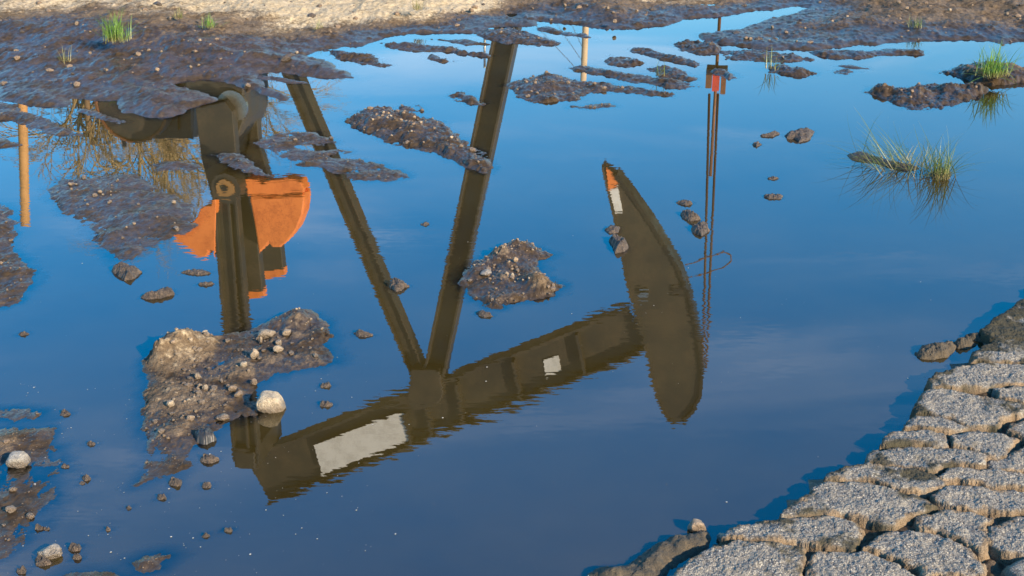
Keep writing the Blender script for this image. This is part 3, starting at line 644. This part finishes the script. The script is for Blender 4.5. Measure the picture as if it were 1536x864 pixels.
# the same broken paving goes on beyond what the photograph frames
_sites = []
rr = np.random.default_rng(5)
for i in range(-6, 30):
    for j in range(0, 26):
        _sites.append((i * .20 + (j % 2) * .1 + rr.normal() * .045, .75 + j * .155 + rr.normal() * .035))
_sites = np.array(_sites); _polys_tr = [gp(p, ZA) for p, _ in CHUNKS]; _bigland = [(x, y) for x, y in gp(EDGE)] + [(0.45, 1.25), (0.6, .8), (5.0, .8), (5.0, 3.9)]
extra = 0
for si, (sx, sy) in enumerate(_sites):
    a_, b_ = np.array([sx]), np.array([sy])
    if sdf(_bigland, a_, b_)[0] < .1 or in_frame(sx, sy, ZA, 12): continue
    if any(sdf(p, a_, b_)[0] > -.065 for p in _polys_tr): continue
    cell_ = [(sx - .4, sy - .4), (sx + .4, sy - .4), (sx + .4, sy + .4), (sx - .4, sy + .4)]
    dd = np.hypot(_sites[:, 0] - sx, _sites[:, 1] - sy)
    for q in np.argsort(dd)[1:14]:
        m_ = (_sites[q] + (sx, sy)) / 2; n_ = np.array([sx, sy]) - _sites[q]; n_ = n_ / np.linalg.norm(n_); m_ = m_ + n_ * .006; out = []
        for e in range(len(cell_)):
            A, B = np.array(cell_[e]), np.array(cell_[(e + 1) % len(cell_)]); da, db = (A - m_) @ n_, (B - m_) @ n_
            if da >= 0: out.append(tuple(A))
            if da * db < 0: out.append(tuple(A + (B - A) * da / (da - db)))
        cell_ = out
        if len(cell_) < 3: break
    if len(cell_) >= 3 and extra < 200:
        chunk(cell_, .05, .009, 5000 + si); extra += 1

# ------------------------------------------------------------------ the puddle: cloudy water, clearer where it is only millimetres deep
wx = np.array([-9, -7, -5.5] + list(np.arange(-4.6, 4.6, .016)) + [5.5, 7, 9])
wy = np.array([.4, .8] + list(np.arange(1.1, 4.2, .016)) + list(np.arange(4.2, 10.6, .028)) + [11.0, 11.5])
X, Y = np.meshgrid(wx, wy)
B = GZ[np.clip(np.searchsorted(ys, Y), 0, len(ys) - 1), np.clip(np.searchsorted(xs, X), 0, len(xs) - 1)].copy()
for ax, ay, Z in PATCHES.values():
    i0, i1 = np.searchsorted(wx, (ax[0], ax[-1])); j0, j1 = np.searchsorted(wy, (ay[0], ay[-1]))
    if i1 <= i0 or j1 <= j0: continue
    ii = np.clip(((wx[i0:i1] - ax[0]) / (ax[1] - ax[0])).round().astype(int), 0, len(ax) - 1); jj = np.clip(((wy[j0:j1] - ay[0]) / (ay[1] - ay[0])).round().astype(int), 0, len(ay) - 1)
    B[j0:j1, i0:i1] = np.maximum(B[j0:j1, i0:i1], Z[np.ix_(jj, ii)])
opa = np.clip((1 - np.exp(-np.maximum(-B, 0) / .005)) / (1 - math.exp(-.017 / .005)), 0, 1)
me = np_mesh("puddle_water", np.stack([X, Y, X * 0], -1).reshape(-1, 3), grid_faces(len(wx), len(wy), B < .03), True, {"opacity": opa})
tag(link("puddle_water", me, None, WATER), "still murky puddle mirroring the blue sky", kind="structure")

# ------------------------------------------------------------------ stones
ROCKS = [rock(ICO3, 300 + k, 0.5, 0.72) for k in range(6)]
RM = {}
def rock_mesh(k, mat):
    if (k, mat.name) not in RM:
        W, F = ROCKS[k]; me = np_mesh("stone", W, F, True); me.materials.append(mat); RM[(k, mat.name)] = me
    return RM[(k, mat.name)]
SURF = {o["label"]: o for o in BARS}
ISL = next(o for o in BARS if o["label"].startswith("large stony"))
CEN = next(o for o in BARS if o["label"].startswith("crusty gravel"))
def stone(label, px, py, wpx, hpx, mat, on=None, k=0, rot=0.0, group=None, name="stone", sink=.35):
    """px,py: centre of the stone as sighted; size in sighted pixels"""
    x, y = g(px, py + hpx * .35); z = 0.0
    if on is not None: z = max(patch_z(on, x, y), 0)
    elif on is None: z = max(ground_z(x, y), 0)
    x, y = g(px, py + hpx * .35, z); s = math.hypot(y, CAM_H) / FPX
    a, b = wpx * s / 2, hpx * s / 2
    o = link(name, rock_mesh(k, mat), None, None, (x, y, z + b * (1 - sink * .9)), (rng.normal() * .15, rng.normal() * .15, rot), (a * 1.02, a * .85, b / .62))
    return tag(o, label, "stone", group)
stone("large white rounded stone at the edge of the stony island", 407, 602, 46, 30, STONE_W, None, 0, .3, sink=.5)
stone("long flat white stone at the back of the stony island", 399, 500, 30, 13, STONE_W, ISL, 1, .1)
stone("upright white stone with a dark shadow on the stony island", 382, 531, 15, 16, STONE_W, ISL, 2, .8)
stone("white stone right of the upright one, lower of a pair", 417, 524, 17, 12, STONE_W, ISL, 3, .4)
stone("white stone right of the upright one, upper of a pair", 418, 514, 11, 9, STONE_W, ISL, 4, 1.2)
stone("thin white chip standing left of the white pair", 391, 511, 6, 13, STONE_W, ISL, 5, .2)
stone("brown stone right of the long white stone", 430, 499, 17, 9, STONE_T, ISL, 3, .9)
stone("pale chipped stone on the middle of the stony island", 366, 547, 12, 10, STONE_W, ISL, 4, .5)
stone("round white stone on the left slope of the stony island", 297, 564, 10, 9, STONE_W, ISL, 0, .5)
stone("tan stone near the right rim of the stony island", 381, 573, 11, 10, STONE_T, ISL, 2, .1)
stone("pale stone pair on the left slope, left one", 300, 579, 9, 8, STONE_W, ISL, 1, .3)
stone("pale stone pair on the left slope, right one", 308, 582, 9, 10, STONE_W, ISL, 5, .3)
stone("pale stone low on the left slope of the stony island", 256, 605, 12, 10, STONE_W, ISL, 4, .3)
stone("pale flat stone low on the middle of the stony island", 286, 627, 13, 9, STONE_W, ISL, 3, .3)
stone("tan flat stone near the white rounded stone", 334, 626, 22, 8, STONE_T, ISL, 2, .3)
stone("tan stone cluster beside the shadow of the white rounded stone, left", 348, 582, 16, 8, STONE_T, ISL, 1, .3)
stone("tan stone cluster beside the shadow of the white rounded stone, right", 358, 591, 15, 8, STONE_T, ISL, 5, .9)
stone("grey stone on the lower left mud shelf", 29, 689, 35, 20, STONE_G, next(o for o in BARS if o["label"].startswith("smooth wet")), 0, .2)
stone("small tan stone below the grey stone at lower left", 16, 764, 17, 10, STONE_G, next(o for o in BARS if o["label"].startswith("smooth wet")), 3, .2)
stone("large brown stone standing in water at bottom left", 76, 827, 37, 20, STONE_G, None, 2, .2, sink=.5)
stone("pinkish stone on the crest of the gravel island", 773, 389, 9, 8, STONE_T, CEN, 1, .2)
stone("pale stone in the middle of the gravel island", 769, 413, 6, 7, STONE_W, CEN, 0, .2)
stone("flat grey stone at left on the gravel island", 729, 409, 18, 6, STONE_G, CEN, 2, .2)
stone("white stone on the right lump of the gravel island", 796, 420, 8, 6, STONE_W, CEN, 4, .2)
stone("rounded tan stone on the mossy clod by the asphalt", 1046, 789, 30, 17, STONE_T, BARS[[o["label"] for o in BARS].index("large dark mossy clod beside the asphalt at the bottom edge")], 0, .4)
stone("small tan stone tucked against the asphalt edge", 1083, 806, 22, 9, STONE_T, None, 1, .4)
for (px, py, w_) in ((303, 28, 7), (135, 79, 6), (242, 77, 6), (300, 60, 6), (315, 67, 7), (367, 78, 6), (445, 79, 8), (160, 105, 6), (236, 104, 8), (286, 100, 6), (1158, 41, 8), (1207, 42, 6), (1248, 32, 8), (1270, 26, 9), (1195, 62, 6), (1125, 58, 8), (1154, 61, 6),
                     (1348, 3, 8), (1485, 6, 8), (847, 8, 8), (911, 12, 7), (955, 16, 6), (922, 32, 9), (707, 15, 9), (693, 18, 7), (1360, 12, 7), (1425, 15, 7), (1510, 20, 7), (60, 32, 6), (115, 35, 9)):
    stone("small pebble lying on the earth bank behind the puddle", px, py, w_ * .85, w_ * .6, GRITM if (px + py) % 4 else STONE_T, None, (px * 7 + py) % 6, px, "pebbles on the far bank", "pebble")
for o_, lab, grp, n_, rr_ in ((ISL, "thumbnail-sized tan pebble on the large stony mud island", "pebbles on the stony island", 44, (3, 7)), (CEN, "small tan pebble on the crusty gravel island", "pebbles on the gravel island", 34, (3, 6)),
                       (SURF["broad triangular grey mud flat left of the orange reflection"], "small pebble on the broad triangular mud flat", "pebbles on the triangular mud flat", 14, (3, 8)),
                       (SURF["long dark stony mud bar left of the reflected front leg"], "small pebble on the long dark stony bar", "pebbles on the long stony bar", 22, (3, 7))):
    ax, ay, Z = PATCHES[o_.name]; k = np.random.default_rng(n_); c = 0
    while c < n_:
        i, j = k.integers(len(ax)), k.integers(len(ay))
        if Z[j, i] < .008: continue
        x, y, z = ax[i], ay[j], Z[j, i]; s = math.hypot(y, CAM_H) / FPX; a = k.uniform(*rr_) * s * .5 * (1.5 if k.random() < .12 else 1)
        q = link("pebble", rock_mesh(int(k.integers(6)), STONE_W if k.random() < .15 else STONE_T), None, None, (x, y, z + a * .4), (k.normal() * .4, k.normal() * .4, k.random() * 6), (a, a * .8, a * .95))
        tag(q, lab, "pebble", grp); c += 1

# floating flecks and foam, uncountable
V, F, nv = [], [], 0
r = np.random.default_rng(3)
for _ in range(320):
    if r.random() < .55: px, py = r.uniform(0, 560), r.uniform(560, 864)
    else: px, py = r.uniform(0, 1400), r.uniform(300, 864)
    x, y = g(px, py); a = .0006 + r.pareto(2.2) * .0007; a = min(a, .0028); t = np.linspace(0, 6.28, 7)[:-1] + r.random(); k = r.uniform(.6, 1.1, 6)
    ring = np.stack([x + np.cos(t) * a * k, y + np.sin(t) * a * k * 1.1, np.full(6, .0008)], -1); V.append(np.vstack([ring, [[x, y, .0008 + a * .35]]]))
    F += [[nv + q, nv + (q + 1) % 6, nv + 6] for q in range(6)]; nv += 7
FLECK = make_plain("floating_flecks", (0.34, 0.31, 0.25), 0.4, 0, 0.7, 40.0, (0.06, 0.05, 0.04))
tag(link("floating_flecks", np_mesh("floating_flecks", np.concatenate(V), np.array(F)), None, FLECK), "tiny pale flecks and scum floating on the puddle", "scum", kind="stuff")

# ------------------------------------------------------------------ grass tufts
def tuft(label, px, py, hpx, n, mat, spread=.5, lean=(0, 0), base=.25, z=None, wid=.0032, group=None, droop=1.0, seed=None):
    k = np.random.default_rng(seed or int(px * 3 + py)); x, y = g(px, py); zz = ground_z(x, y) if z is None else z
    zz = max(zz, 0); x, y = g(px, py, zz); s = math.hypot(y, CAM_H) / FPX; H = hpx * s * 1.1
    V, F, T, R, nv = [], [], [], [], 0
    for _ in range(n):
        az = k.random() * 6.28; tilt = abs(k.normal()) * spread; L = H * k.uniform(.45, 1.08); w0 = wid * k.uniform(.6, 1.2)
        b0 = np.array([k.normal() * base * H * .5, k.normal() * base * H * .5, -.004]); d = np.array([math.cos(az) * math.sin(tilt) + lean[0], math.sin(az) * math.sin(tilt) + lean[1], math.cos(tilt)]); d /= np.linalg.norm(d)
        sd = np.array([-math.sin(az + .4), math.cos(az + .4), 0]); p = b0.copy(); rv = k.random(); m = 7
        for q in range(m):
            t = q / (m - 1); w = w0 * (1 - t ** 1.7) + .0002
            fold = np.array([0, 0, -.25 * w])
            V += [p - sd * w / 2, p + fold, p + sd * w / 2]; T += [t] * 3; R += [rv] * 3
            d = d + np.array([math.cos(az) * .12, math.sin(az) * .12, -.16]) * t * droop * k.uniform(.5, 1.6); d /= np.linalg.norm(d); p = p + d * L / (m - 1)
        for q in range(m - 1):
            a = nv + q * 3; F += [[a, a + 1, a + 4, a + 3], [a + 1, a + 2, a + 5, a + 4]]
        nv += m * 3
    me = np_mesh("grass_tuft", np.array(V), np.array(F), True, {"t": np.array(T), "r": np.array(R)})
    o = link("grass_tuft", me, None, mat, (x, y, zz)); return tag(o, label, "grass tuft", group)
MOUND = SURF["mud mound under the bright green grass tuft"]
tuft("bushy green grass tuft on the bank at upper left", 174, 60, 46, 170, GREEN, .5, base=.3)
tuft("small bright green tuft on the bank right of the bushy one", 314, 41, 22, 60, GREEN, .5, base=.4)
tuft("small pale green tuft on the dry sand, furthest back", 268, 27, 18, 40, STRAW, .5, base=.4)
tuft("short yellowish tuft on the bank towards the centre", 477, 47, 20, 40, STRAW, .4, base=.3)
tuft("faint tuft at the top edge near the centre", 627, 14, 18, 34, STRAW, .5, base=.4)
tuft("thin dry straw tuft on the damp bank at left", 100, 92, 26, 22, STRAW, .7)
tuft("low dark tuft on the right bank", 1374, 40, 18, 40, OLIVE, .6, base=.5)
tuft("sparse tall tuft on the small mud hump", 1156, 102, 34, 20, OLIVE, .55, z=.02, wid=.004)
tuft("small sparse tuft on the dark strip", 990, 112, 24, 14, OLIVE, .6, z=.015, wid=.004)
x, y = g(1490, 108)
tuft("big bright green tuft on the mud mound at right", 1490, 112, 48, 170, GREEN, .75, base=.35, z=.05, wid=.0045, droop=1.2)
tuft("tall green tuft growing upright from the water at right", 1412, 264, 70, 130, OLIVE, .85, base=.24, z=.006, wid=.0026, droop=1.3)
tuft("sprawling green tuft lying low on the water at right", 1340, 247, 82, 120, OLIVE, .95, lean=(-.7, .05), base=.55, z=.01, wid=.0028, droop=1.2)
tuft("low straw fringe between the two tufts in the water", 1380, 254, 46, 80, STRAW, 1.1, lean=(.25, 0), base=.8, z=.008, wid=.0028, droop=1.3)
clod("small root clod under the grass growing from the water", [(1270, 233), (1285, 230), (1302, 233), (1330, 240), (1352, 246), (1375, 252), (1360, 256), (1335, 252), (1308, 244), (1280, 239)], .018, .8)
clod("brown root clump under the upright tuft in the water", [(1395, 262), (1405, 257), (1420, 258), (1428, 263), (1415, 268), (1400, 267)], .022, .7)

# ------------------------------------------------------------------ the pump jack beyond the bank, mirrored in the puddle
pj = bpy.data.objects.new("pumpjack", None); COL.objects.link(pj)
pj.location = PJ; pj.rotation_euler = (0, 0, -TH)
tag(pj, "dark grey oil pump jack with orange counterweights, mirrored in the puddle", "pump jack")
def ibeam(name, a, b, w0, w1, depth, mat=PAINT, tf=.022, parent=None):
    a, b = np.array(a), np.array(b); d = (b - a) / np.linalg.norm(b - a); n = np.array([-d[1], d[0]]); m = MB()
    m.slab(a, b, w0 - 2 * tf, w1 - 2 * tf, -.012, .012)
    for s in (-1, 1): m.slab(a + n * s * (w0 - tf) / 2, b + n * s * (w1 - tf) / 2, tf, tf, -depth / 2, depth / 2)
    return m.build(name, mat, parent or pj, bevel=.004)
def mid(p, q): return ((p[0] + q[0]) / 2, (p[1] + q[1]) / 2)
def gap(p, q): return math.hypot(p[0] - q[0], p[1] - q[1])
# legs
fl0, fl1, fr0, fr1 = uz(739, 62), uz(637, 560), uz(777, 62), uz(669, 560)
top, bot = mid(fl1, fr1), mid(fl0, fr0); k_ = (bot[1] - .3) / (top[1] - bot[1]); foot = (bot[0] + (bot[0] - top[0]) * k_, .3)
ibeam("front_leg", foot, top, gap(fl0, fr0) * .93, gap(fl1, fr1) * .98, .26, tf=.03)
rt, rb = uz(638, 578), uz(441, 112); k_ = (rb[1] - .3) / (rt[1] - rb[1]); rfoot = (rb[0] + (rb[0] - rt[0]) * k_, .3)
ibeam("rear_leg", rfoot, rt, .18, .18, .18, tf=.018)
for yy in (-.55, .55): MB().box((-4.6, yy - .12, .0), (3.0, yy + .12, .3)).build("base_rail", PAINT, pj)
MB().box((foot[0] - .35, -.9, .301), (foot[0] + .35, .9, .34)).build("base_plate", PAINT, pj)
MB().box((rfoot[0] - .3, -.9, .301), (rfoot[0] + .3, .9, .34)).build("base_plate", PAINT, pj)
# walking beam
wb_b0, wb_b1 = uz(390, 672, .15), uz(948, 449, .15); wb_t0, wb_t1 = uz(383, 764, -.15), uz(968, 532, -.15)
beam = ibeam("walking_beam", mid(wb_b0, wb_t0), mid(wb_b1, wb_t1), gap(wb_b0, wb_t0), gap(wb_b1, wb_t1), .24, tf=.035)
for x_, y0_, y1_ in ((612, 625, 668), (642, 595, 655), (690, 578, 635), (775, 545, 600), (870, 505, 560)):
    a_, b_ = uz(x_ - 3, y0_ - 10), uz(x_ + 9, y1_ - 6); MB().slab(a_, b_, .03, .03, -.14, -.013).build("stiffener", PAINT, beam)
pl = [uz(471, 668, -.1), uz(603, 617, -.1), uz(613, 660, -.1), uz(484, 711, -.1)]
MB().prism(pl, -.11, -.095).build("name_plate", WHITE, beam)
pl = [uz(815, 540, -.02), uz(838, 533, -.02), uz(842, 556, -.02), uz(818, 564, -.02)]
MB().prism(pl, -.026, -.014).build("data_plate", WHITE, beam)
# saddle bearing
sb = mid(top, rt)
MB().prism([uz(622, 546), uz(664, 546), uz(669, 580), uz(664, 596), uz(622, 606), uz(616, 588)], -.17, .17).build("saddle_bearing", PAINT, pj, bevel=.01)
# horse head
HH_F = [(925, 258), (950, 290), (975, 325), (1000, 365), (1020, 400), (1035, 440), (1045, 480), (1052, 520), (1054, 555), (1051, 588), (1040, 610), (1026, 626)]
HH_B = [(1014, 630), (1003, 622), (990, 600), (982, 575), (972, 530), (962, 490), (950, 450), (940, 410), (930, 350), (918, 300), (909, 262), (906, 245)]
hf, hb = [uz(x, y) for x, y in HH_F], [uz(x, y) for x, y in HH_B]
head = MB().prism(hf + hb, -.11, .11).build("horse_head", PAINT, pj, bevel=.005)
m = MB()
for a_, b_ in zip(hf[:-1], hf[1:]): m.slab(a_, b_, .035, .035, -.15, .15)
m.build("arc_plate", DARK, head)  # near-black plate colour stands in for the shaded strip along the head's front
m = MB()
for a_, b_ in zip(hb[:-1], hb[1:]): m.slab(a_, b_, .022, .022, -.14, .14)
m.build("back_flange", PAINT, head)
MB().prism([uz(909, 252, -.12), uz(915, 254, -.12), uz(930, 276, -.12), uz(913, 285, -.12)], -.125, -.112).build("corner_patch", ORANGE, head)
MB().prism([uz(914, 285, -.12), uz(927, 281, -.12), uz(934, 318, -.12), uz(923, 320, -.12)], -.125, -.112).build("marking_strip", WHITE, head)
a_ = uz(1018, 438, -.12); MB().box((a_[0] - .07, -.135, a_[1] - .04), (a_[0] + .07, -.112, a_[1] + .04)).build("inspection_slot", DARK, head)
a_ = uz(965, 440, -.12); MB().box((a_[0] - .04, -.15, a_[1] - .04), (a_[0] + .05, -.112, a_[1] + .04)).build("latch", STEEL, head)
# hanging loop on the head
lp = [(1028, 398), (1045, 392), (1065, 385), (1085, 378), (1096, 382), (1097, 392), (1085, 401), (1065, 408), (1045, 414), (1030, 418)]
MB().tube([(*[uz(x, y, -.2)[0]], -.2, uz(x, y, -.2)[1]) for x, y in lp], .007, 6).build("hanger_loop", RUST, head)
# bridle, carrier bar, polished rod
for xa, xb, yy in ((1064, 1051, -.06), (1077, 1056, .06)):
    p0, p1 = uz(xa, 140, yy), uz(xb, 555, yy)
    MB().tube([(p0[0], yy, p0[1]), (p1[0] + .02, yy, p1[1])], .013, 8).build("bridle_cable", CABLE, pj, True)
c0, c1 = uz(1074, 100), uz(1074, 143)
cu = uz(1074, 120)[0]
MB().tube([(cu, 0, .6), (cu, 0, uz(1070, 265)[1])], .016, 8).build("polished_rod", RUST, pj, True)
cb = MB().box((cu - .10, -.10, c0[1]), (cu + .11, .10, c0[1] + .07)).build("carrier_bar", DARK, pj, bevel=.01)
MB().box((cu - .10, -.09, c0[1] + .072), (cu - .04, .0, c0[1] + .20)).build("cable_socket", RUST, cb)
MB().box((cu + .05, .0, c0[1] + .072), (cu + .10, .09, c0[1] + .28)).build("cable_socket", RUST, cb)
MB().box((cu - .035, -.05, c0[1] + .072), (cu + .035, .05, c0[1] + .24)).build("rod_clamp", RED, cb)
# pitman arms, equaliser, cranks and counterweights
for off in (-.72,):
    a_, b_ = uz(338, 280, -.72), uz(371, 690, -.72)
    m = MB(); d_ = np.array(b_) - np.array(a_); d_ /= np.linalg.norm(d_); n_ = np.array([-d_[1], d_[0]])
    m.slab(a_, b_, .23, .27, off + .03, off + .05)
    m.slab(np.array(a_) - n_ * .03, np.array(b_) - n_ * .03, .03, .03, off - .03, off + .06)
    for s_ in (-1, 1): m.slab(np.array(a_) + n_ * .12 * s_, np.array(b_) + n_ * .145 * s_, .03, .03, off - .05, off + .06)
    m.build("pitman_arm", PAINT, pj, bevel=.004)
a_ = uz(370, 690, -.72); MB().box((a_[0] - .13, -.78, a_[1] - .16), (a_[0] + .13, .12, a_[1] + .10)).build("equaliser_bar", PAINT, pj, bevel=.02)
CR = [(296, 160), (340, 150), (352, 165), (358, 240), (374, 290), (387, 340), (397, 436), (362, 446), (350, 380), (322, 300), (305, 235)]
for off in (-.42, .26):
    MB().prism([uz(x, y, -.42) for x, y in CR], off - .06, off + .06).build("crank_arm", PAINT, pj, bevel=.01)
    q = [uz(x, y, -.42) for x, y in ((362, 437), (397, 432), (398, 443), (362, 451))]
    MB().prism(q, off - .064, off + .064).build("crank_tip", ORANGE, pj)
wr = uz(338, 283, -.80)
m = MB(); m.tube([(wr[0], -.79, wr[1]), (wr[0], -.50, wr[1])], .16, 24); m.build("wrist_pin_bearing", PAINT, pj)
m = MB(); m.tube([(wr[0], -.81, wr[1]), (wr[0], -.791, wr[1])], .10, 24); cap_ = m.build("bearing_cap", make_plain("bronze_cap", (.5, .25, .08), .4, .3, .4, 20), pj)
MB().tube([(wr[0], -.825, wr[1]), (wr[0], -.8105, wr[1])], .04, 16).build("pin_nut", DARK, cap_)
CW_R = [(374, 296), (390, 296), (420, 296), (440, 292), (455, 290), (457, 300), (454, 322), (445, 345), (432, 362), (420, 372), (408, 372), (403, 365), (394, 375), (388, 381), (382, 340)]
CW_R2 = [(366, 270), (374, 267), (383, 268), (392, 276), (400, 272), (436, 268), (450, 272), (457, 285), (455, 288), (440, 290), (420, 294), (380, 293), (371, 293)]
CW_L = [(324, 300), (318, 303), (316, 308), (300, 314), (296, 325), (285, 338), (254, 353), (268, 366), (285, 378), (300, 387), (309, 388), (312, 377), (320, 377), (322, 386)]
for nm, q, f_ in (("counterweight", CW_R, -.64), ("auxiliary_weight", CW_R2, -.61), ("counterweight", CW_L, -.78)):
    MB().prism([uz(x, y, f_) for x, y in q], f_, -.40 if f_ > -.7 else -.55).build(nm, ORANGE, pj, bevel=.02)
# gear box, belt guard, motor
gb = MB().prism([uz(x, y, .1) for x, y in ((300, 60), (300, 150), (346, 150), (352, 205), (362, 240), (368, 205), (378, 190), (386, 168), (386, 60))], -.30, .45).build("gear_box", PAINT, pj, bevel=.02)
q = uz(384, 152, .0); MB().tube([(q[0] - .14, -.34, q[1] - .02), (q[0] - .14, -.301, q[1] - .02)], .17, 20).build("shaft_cover", STEEL, gb)
q = uz(205, 140, .5); MB().prism([uz(x, y, .5) for x, y in ((188, 60), (188, 204), (296, 206), (300, 60))], .35, .9).build("engine_housing", DARK, pj, bevel=.03)
for x_ in (215, 262, 282):
    MB().prism([uz(x, y, .33) for x, y in ((x_ - 8, 80), (x_ - 8, 196), (x_ + 6, 196), (x_ + 6, 80))], .30, .348).build("housing_panel", PAINT, pj)
q = uz(212, 150, .2); m = MB(); m.tube([(q[0], -.05, q[1]), (q[0], .12, q[1])], .42, 28); bg = m.build("belt_guard", PAINT, pj)
m = MB(); m.tube([(q[0] + .41 * math.cos(t), -.06, q[1] + .41 * math.sin(t)) for t in np.linspace(0, 6.28, 29)], .018, 6, False); m.build("guard_rim", RUST, bg)
MB().tube([(uz(191, 200, .5)[0], .4, uz(191, 200, .5)[1]), (uz(191, 200, .5)[0], .4, uz(191, 216, .5)[1])], .025, 8).build("exhaust_pipe", DARK, pj)
# wellhead under the rod
wh = bpy.data.objects.new("wellhead", None); COL.objects.link(wh); wloc = PJ + UV * cu; wh.location = wloc
tag(wh, "steel wellhead tree standing below the pump jack's horse head", "wellhead")
MB().tube([(0, 0, 0), (0, 0, .36)], .11, 16).build("casing", RUST, wh, True)
MB().tube([(0, 0, .361), (0, 0, .42)], .18, 16).build("flange", STEEL, wh)
MB().tube([(0, 0, .421), (0, 0, .6)], .06, 14).build("stuffing_box", RUST, wh, True)
MB().tube([(-.35, 0, .3), (.35, 0, .3)], .045, 12).build("flow_line", RUST, wh, True)

# ------------------------------------------------------------------ posts, wires
def post(label, px0, py0, px1, py1, D, rad, mat, name="wooden_post"):
    x1, y1, z1 = mirrored(px1, py1, D); x0, _, z0 = mirrored(px0, py0, D)
    k = z1 / (z1 - z0); bx = x1 + (x0 - x1) * k
    o = bpy.data.objects.new(name, None); COL.objects.link(o); gz = 0.1; o.location = (bx, D, gz)
    dx = x1 - bx; pts = [(dx * t, 0, (z1 - gz) * t - .3 * (t == 0)) for t in np.linspace(0, 1, 9)]
    MB().tube(pts, list(np.linspace(rad * 1.12, rad * .94, 9)), 14).build("shaft", mat, o, True)
    MB().tube([(dx, 0, z1 - gz + .001), (dx, 0, z1 - gz + .03)], rad * 1.05, 14).build("cap", mat, o)
    return tag(o, label, "post"), (x1, D, z1)
post("leaning tan wooden post, mirrored at the left of the puddle", 34, 185, 38, 335, 20, .075, WOOD)
p2, tp = post("pale upright wooden post, mirrored at top centre of the puddle", 878, 50, 875, 122, 25, .062, PALEWOOD)
for k_, (ex, ez) in enumerate(((-3.4, .4), (-2.4, .3), (-1.6, .3))):
    MB().tube([(tp[0] - p2.location[0], 0, tp[2] - .1 - .25 * k_ - .1), (ex, .4, ez)], .006, 5).build("guy_wire", STEEL, p2)
post("thin grey pipe pole, mirrored left of the pump jack's front leg", 727, 45, 727, 100, 32, .03, STEEL, "pipe_pole")

# ------------------------------------------------------------------ bare trees beyond the pump jack
def bare_tree(label, x, y, H, seed, spread=.5, dens=3, twigm=None, lw=1.0):
    k = np.random.default_rng(seed); root = bpy.data.objects.new("bare_tree", None); COL.objects.link(root); root.location = (x, y, .1)
    big, fine = MB(), MB()
    def grow(p, d, L, r, lev):
        n = 4; pts, rad = [p], [r]; q = Vector(p)
        for s_ in range(n):
            d = (d + Vector(k.normal(size=3) * .13) + Vector((0, 0, .05 if lev < 3 else -.06))).normalized(); q = q + d * L / n; pts.append(tuple(q)); rad.append(r * (1 - .45 * (s_ + 1) / n))
        (big if lev < 2 else fine).tube(pts, rad, 7 if lev < 2 else 3, False)
        if lev >= 5: return
        nb = dens + (1 if lev in (1, 2, 3) else 0)
        for b in range(nb):
            t = k.uniform(.35, 1.0) if lev else k.uniform(.3, 1.0); i = min(int(t * n), n - 1); pp = Vector(pts[i]).lerp(Vector(pts[i + 1]), t * n - i)
            side = Vector(k.normal(size=3)); side = (side - d * side.dot(d)).normalized(); a = spread * k.uniform(.7, 1.5)
            grow(tuple(pp), (d * math.cos(a) + side * math.sin(a)).normalized(), L * k.uniform(.5, .78), max(r * .5, .009), lev + 1)
    grow((0, 0, -.2), Vector((0, 0, 1)), H * .42, H * .018 * lw, 0)
    big.build("trunk", BARK, root, True); fine.build("crown", twigm or TWIG, root, True)
    return tag(root, label, "tree", "bare trees beyond the pump jack")
for k_, (px, py, D, lab) in enumerate(((70, 215, 30, "bare tan tree behind the leaning post, leftmost of the mirrored trees"), (150, 250, 33, "bare tree left of the pump jack's engine housing"), (215, 262, 29, "bare willow-like tree right behind the engine housing"),
                                       (280, 285, 36, "tallest bare tree, behind the crank"), (20, 190, 44, "distant bare tree at the far left behind the post"))):
    x_, y_, z_ = mirrored(px, py, D); bare_tree(lab, x_, y_, z_ * (1.05, 1.15, 1.45, 1.4, 1.0)[k_], 20 + k_, (.45, .5, .4, .4, .5)[k_], (3, 3, 4, 4, 3)[k_])
for k_, (px, py, D) in enumerate(((520, 105, 75), (470, 112, 70), (575, 88, 80))):
    x_, y_, z_ = mirrored(px, py, D); bare_tree(("far small bare tree left of the front leg's foot, middle one", "far small bare tree beside the rear leg's foot", "far small bare tree nearest the front leg's foot")[k_], x_, y_, z_, 60 + k_, .6, 3)
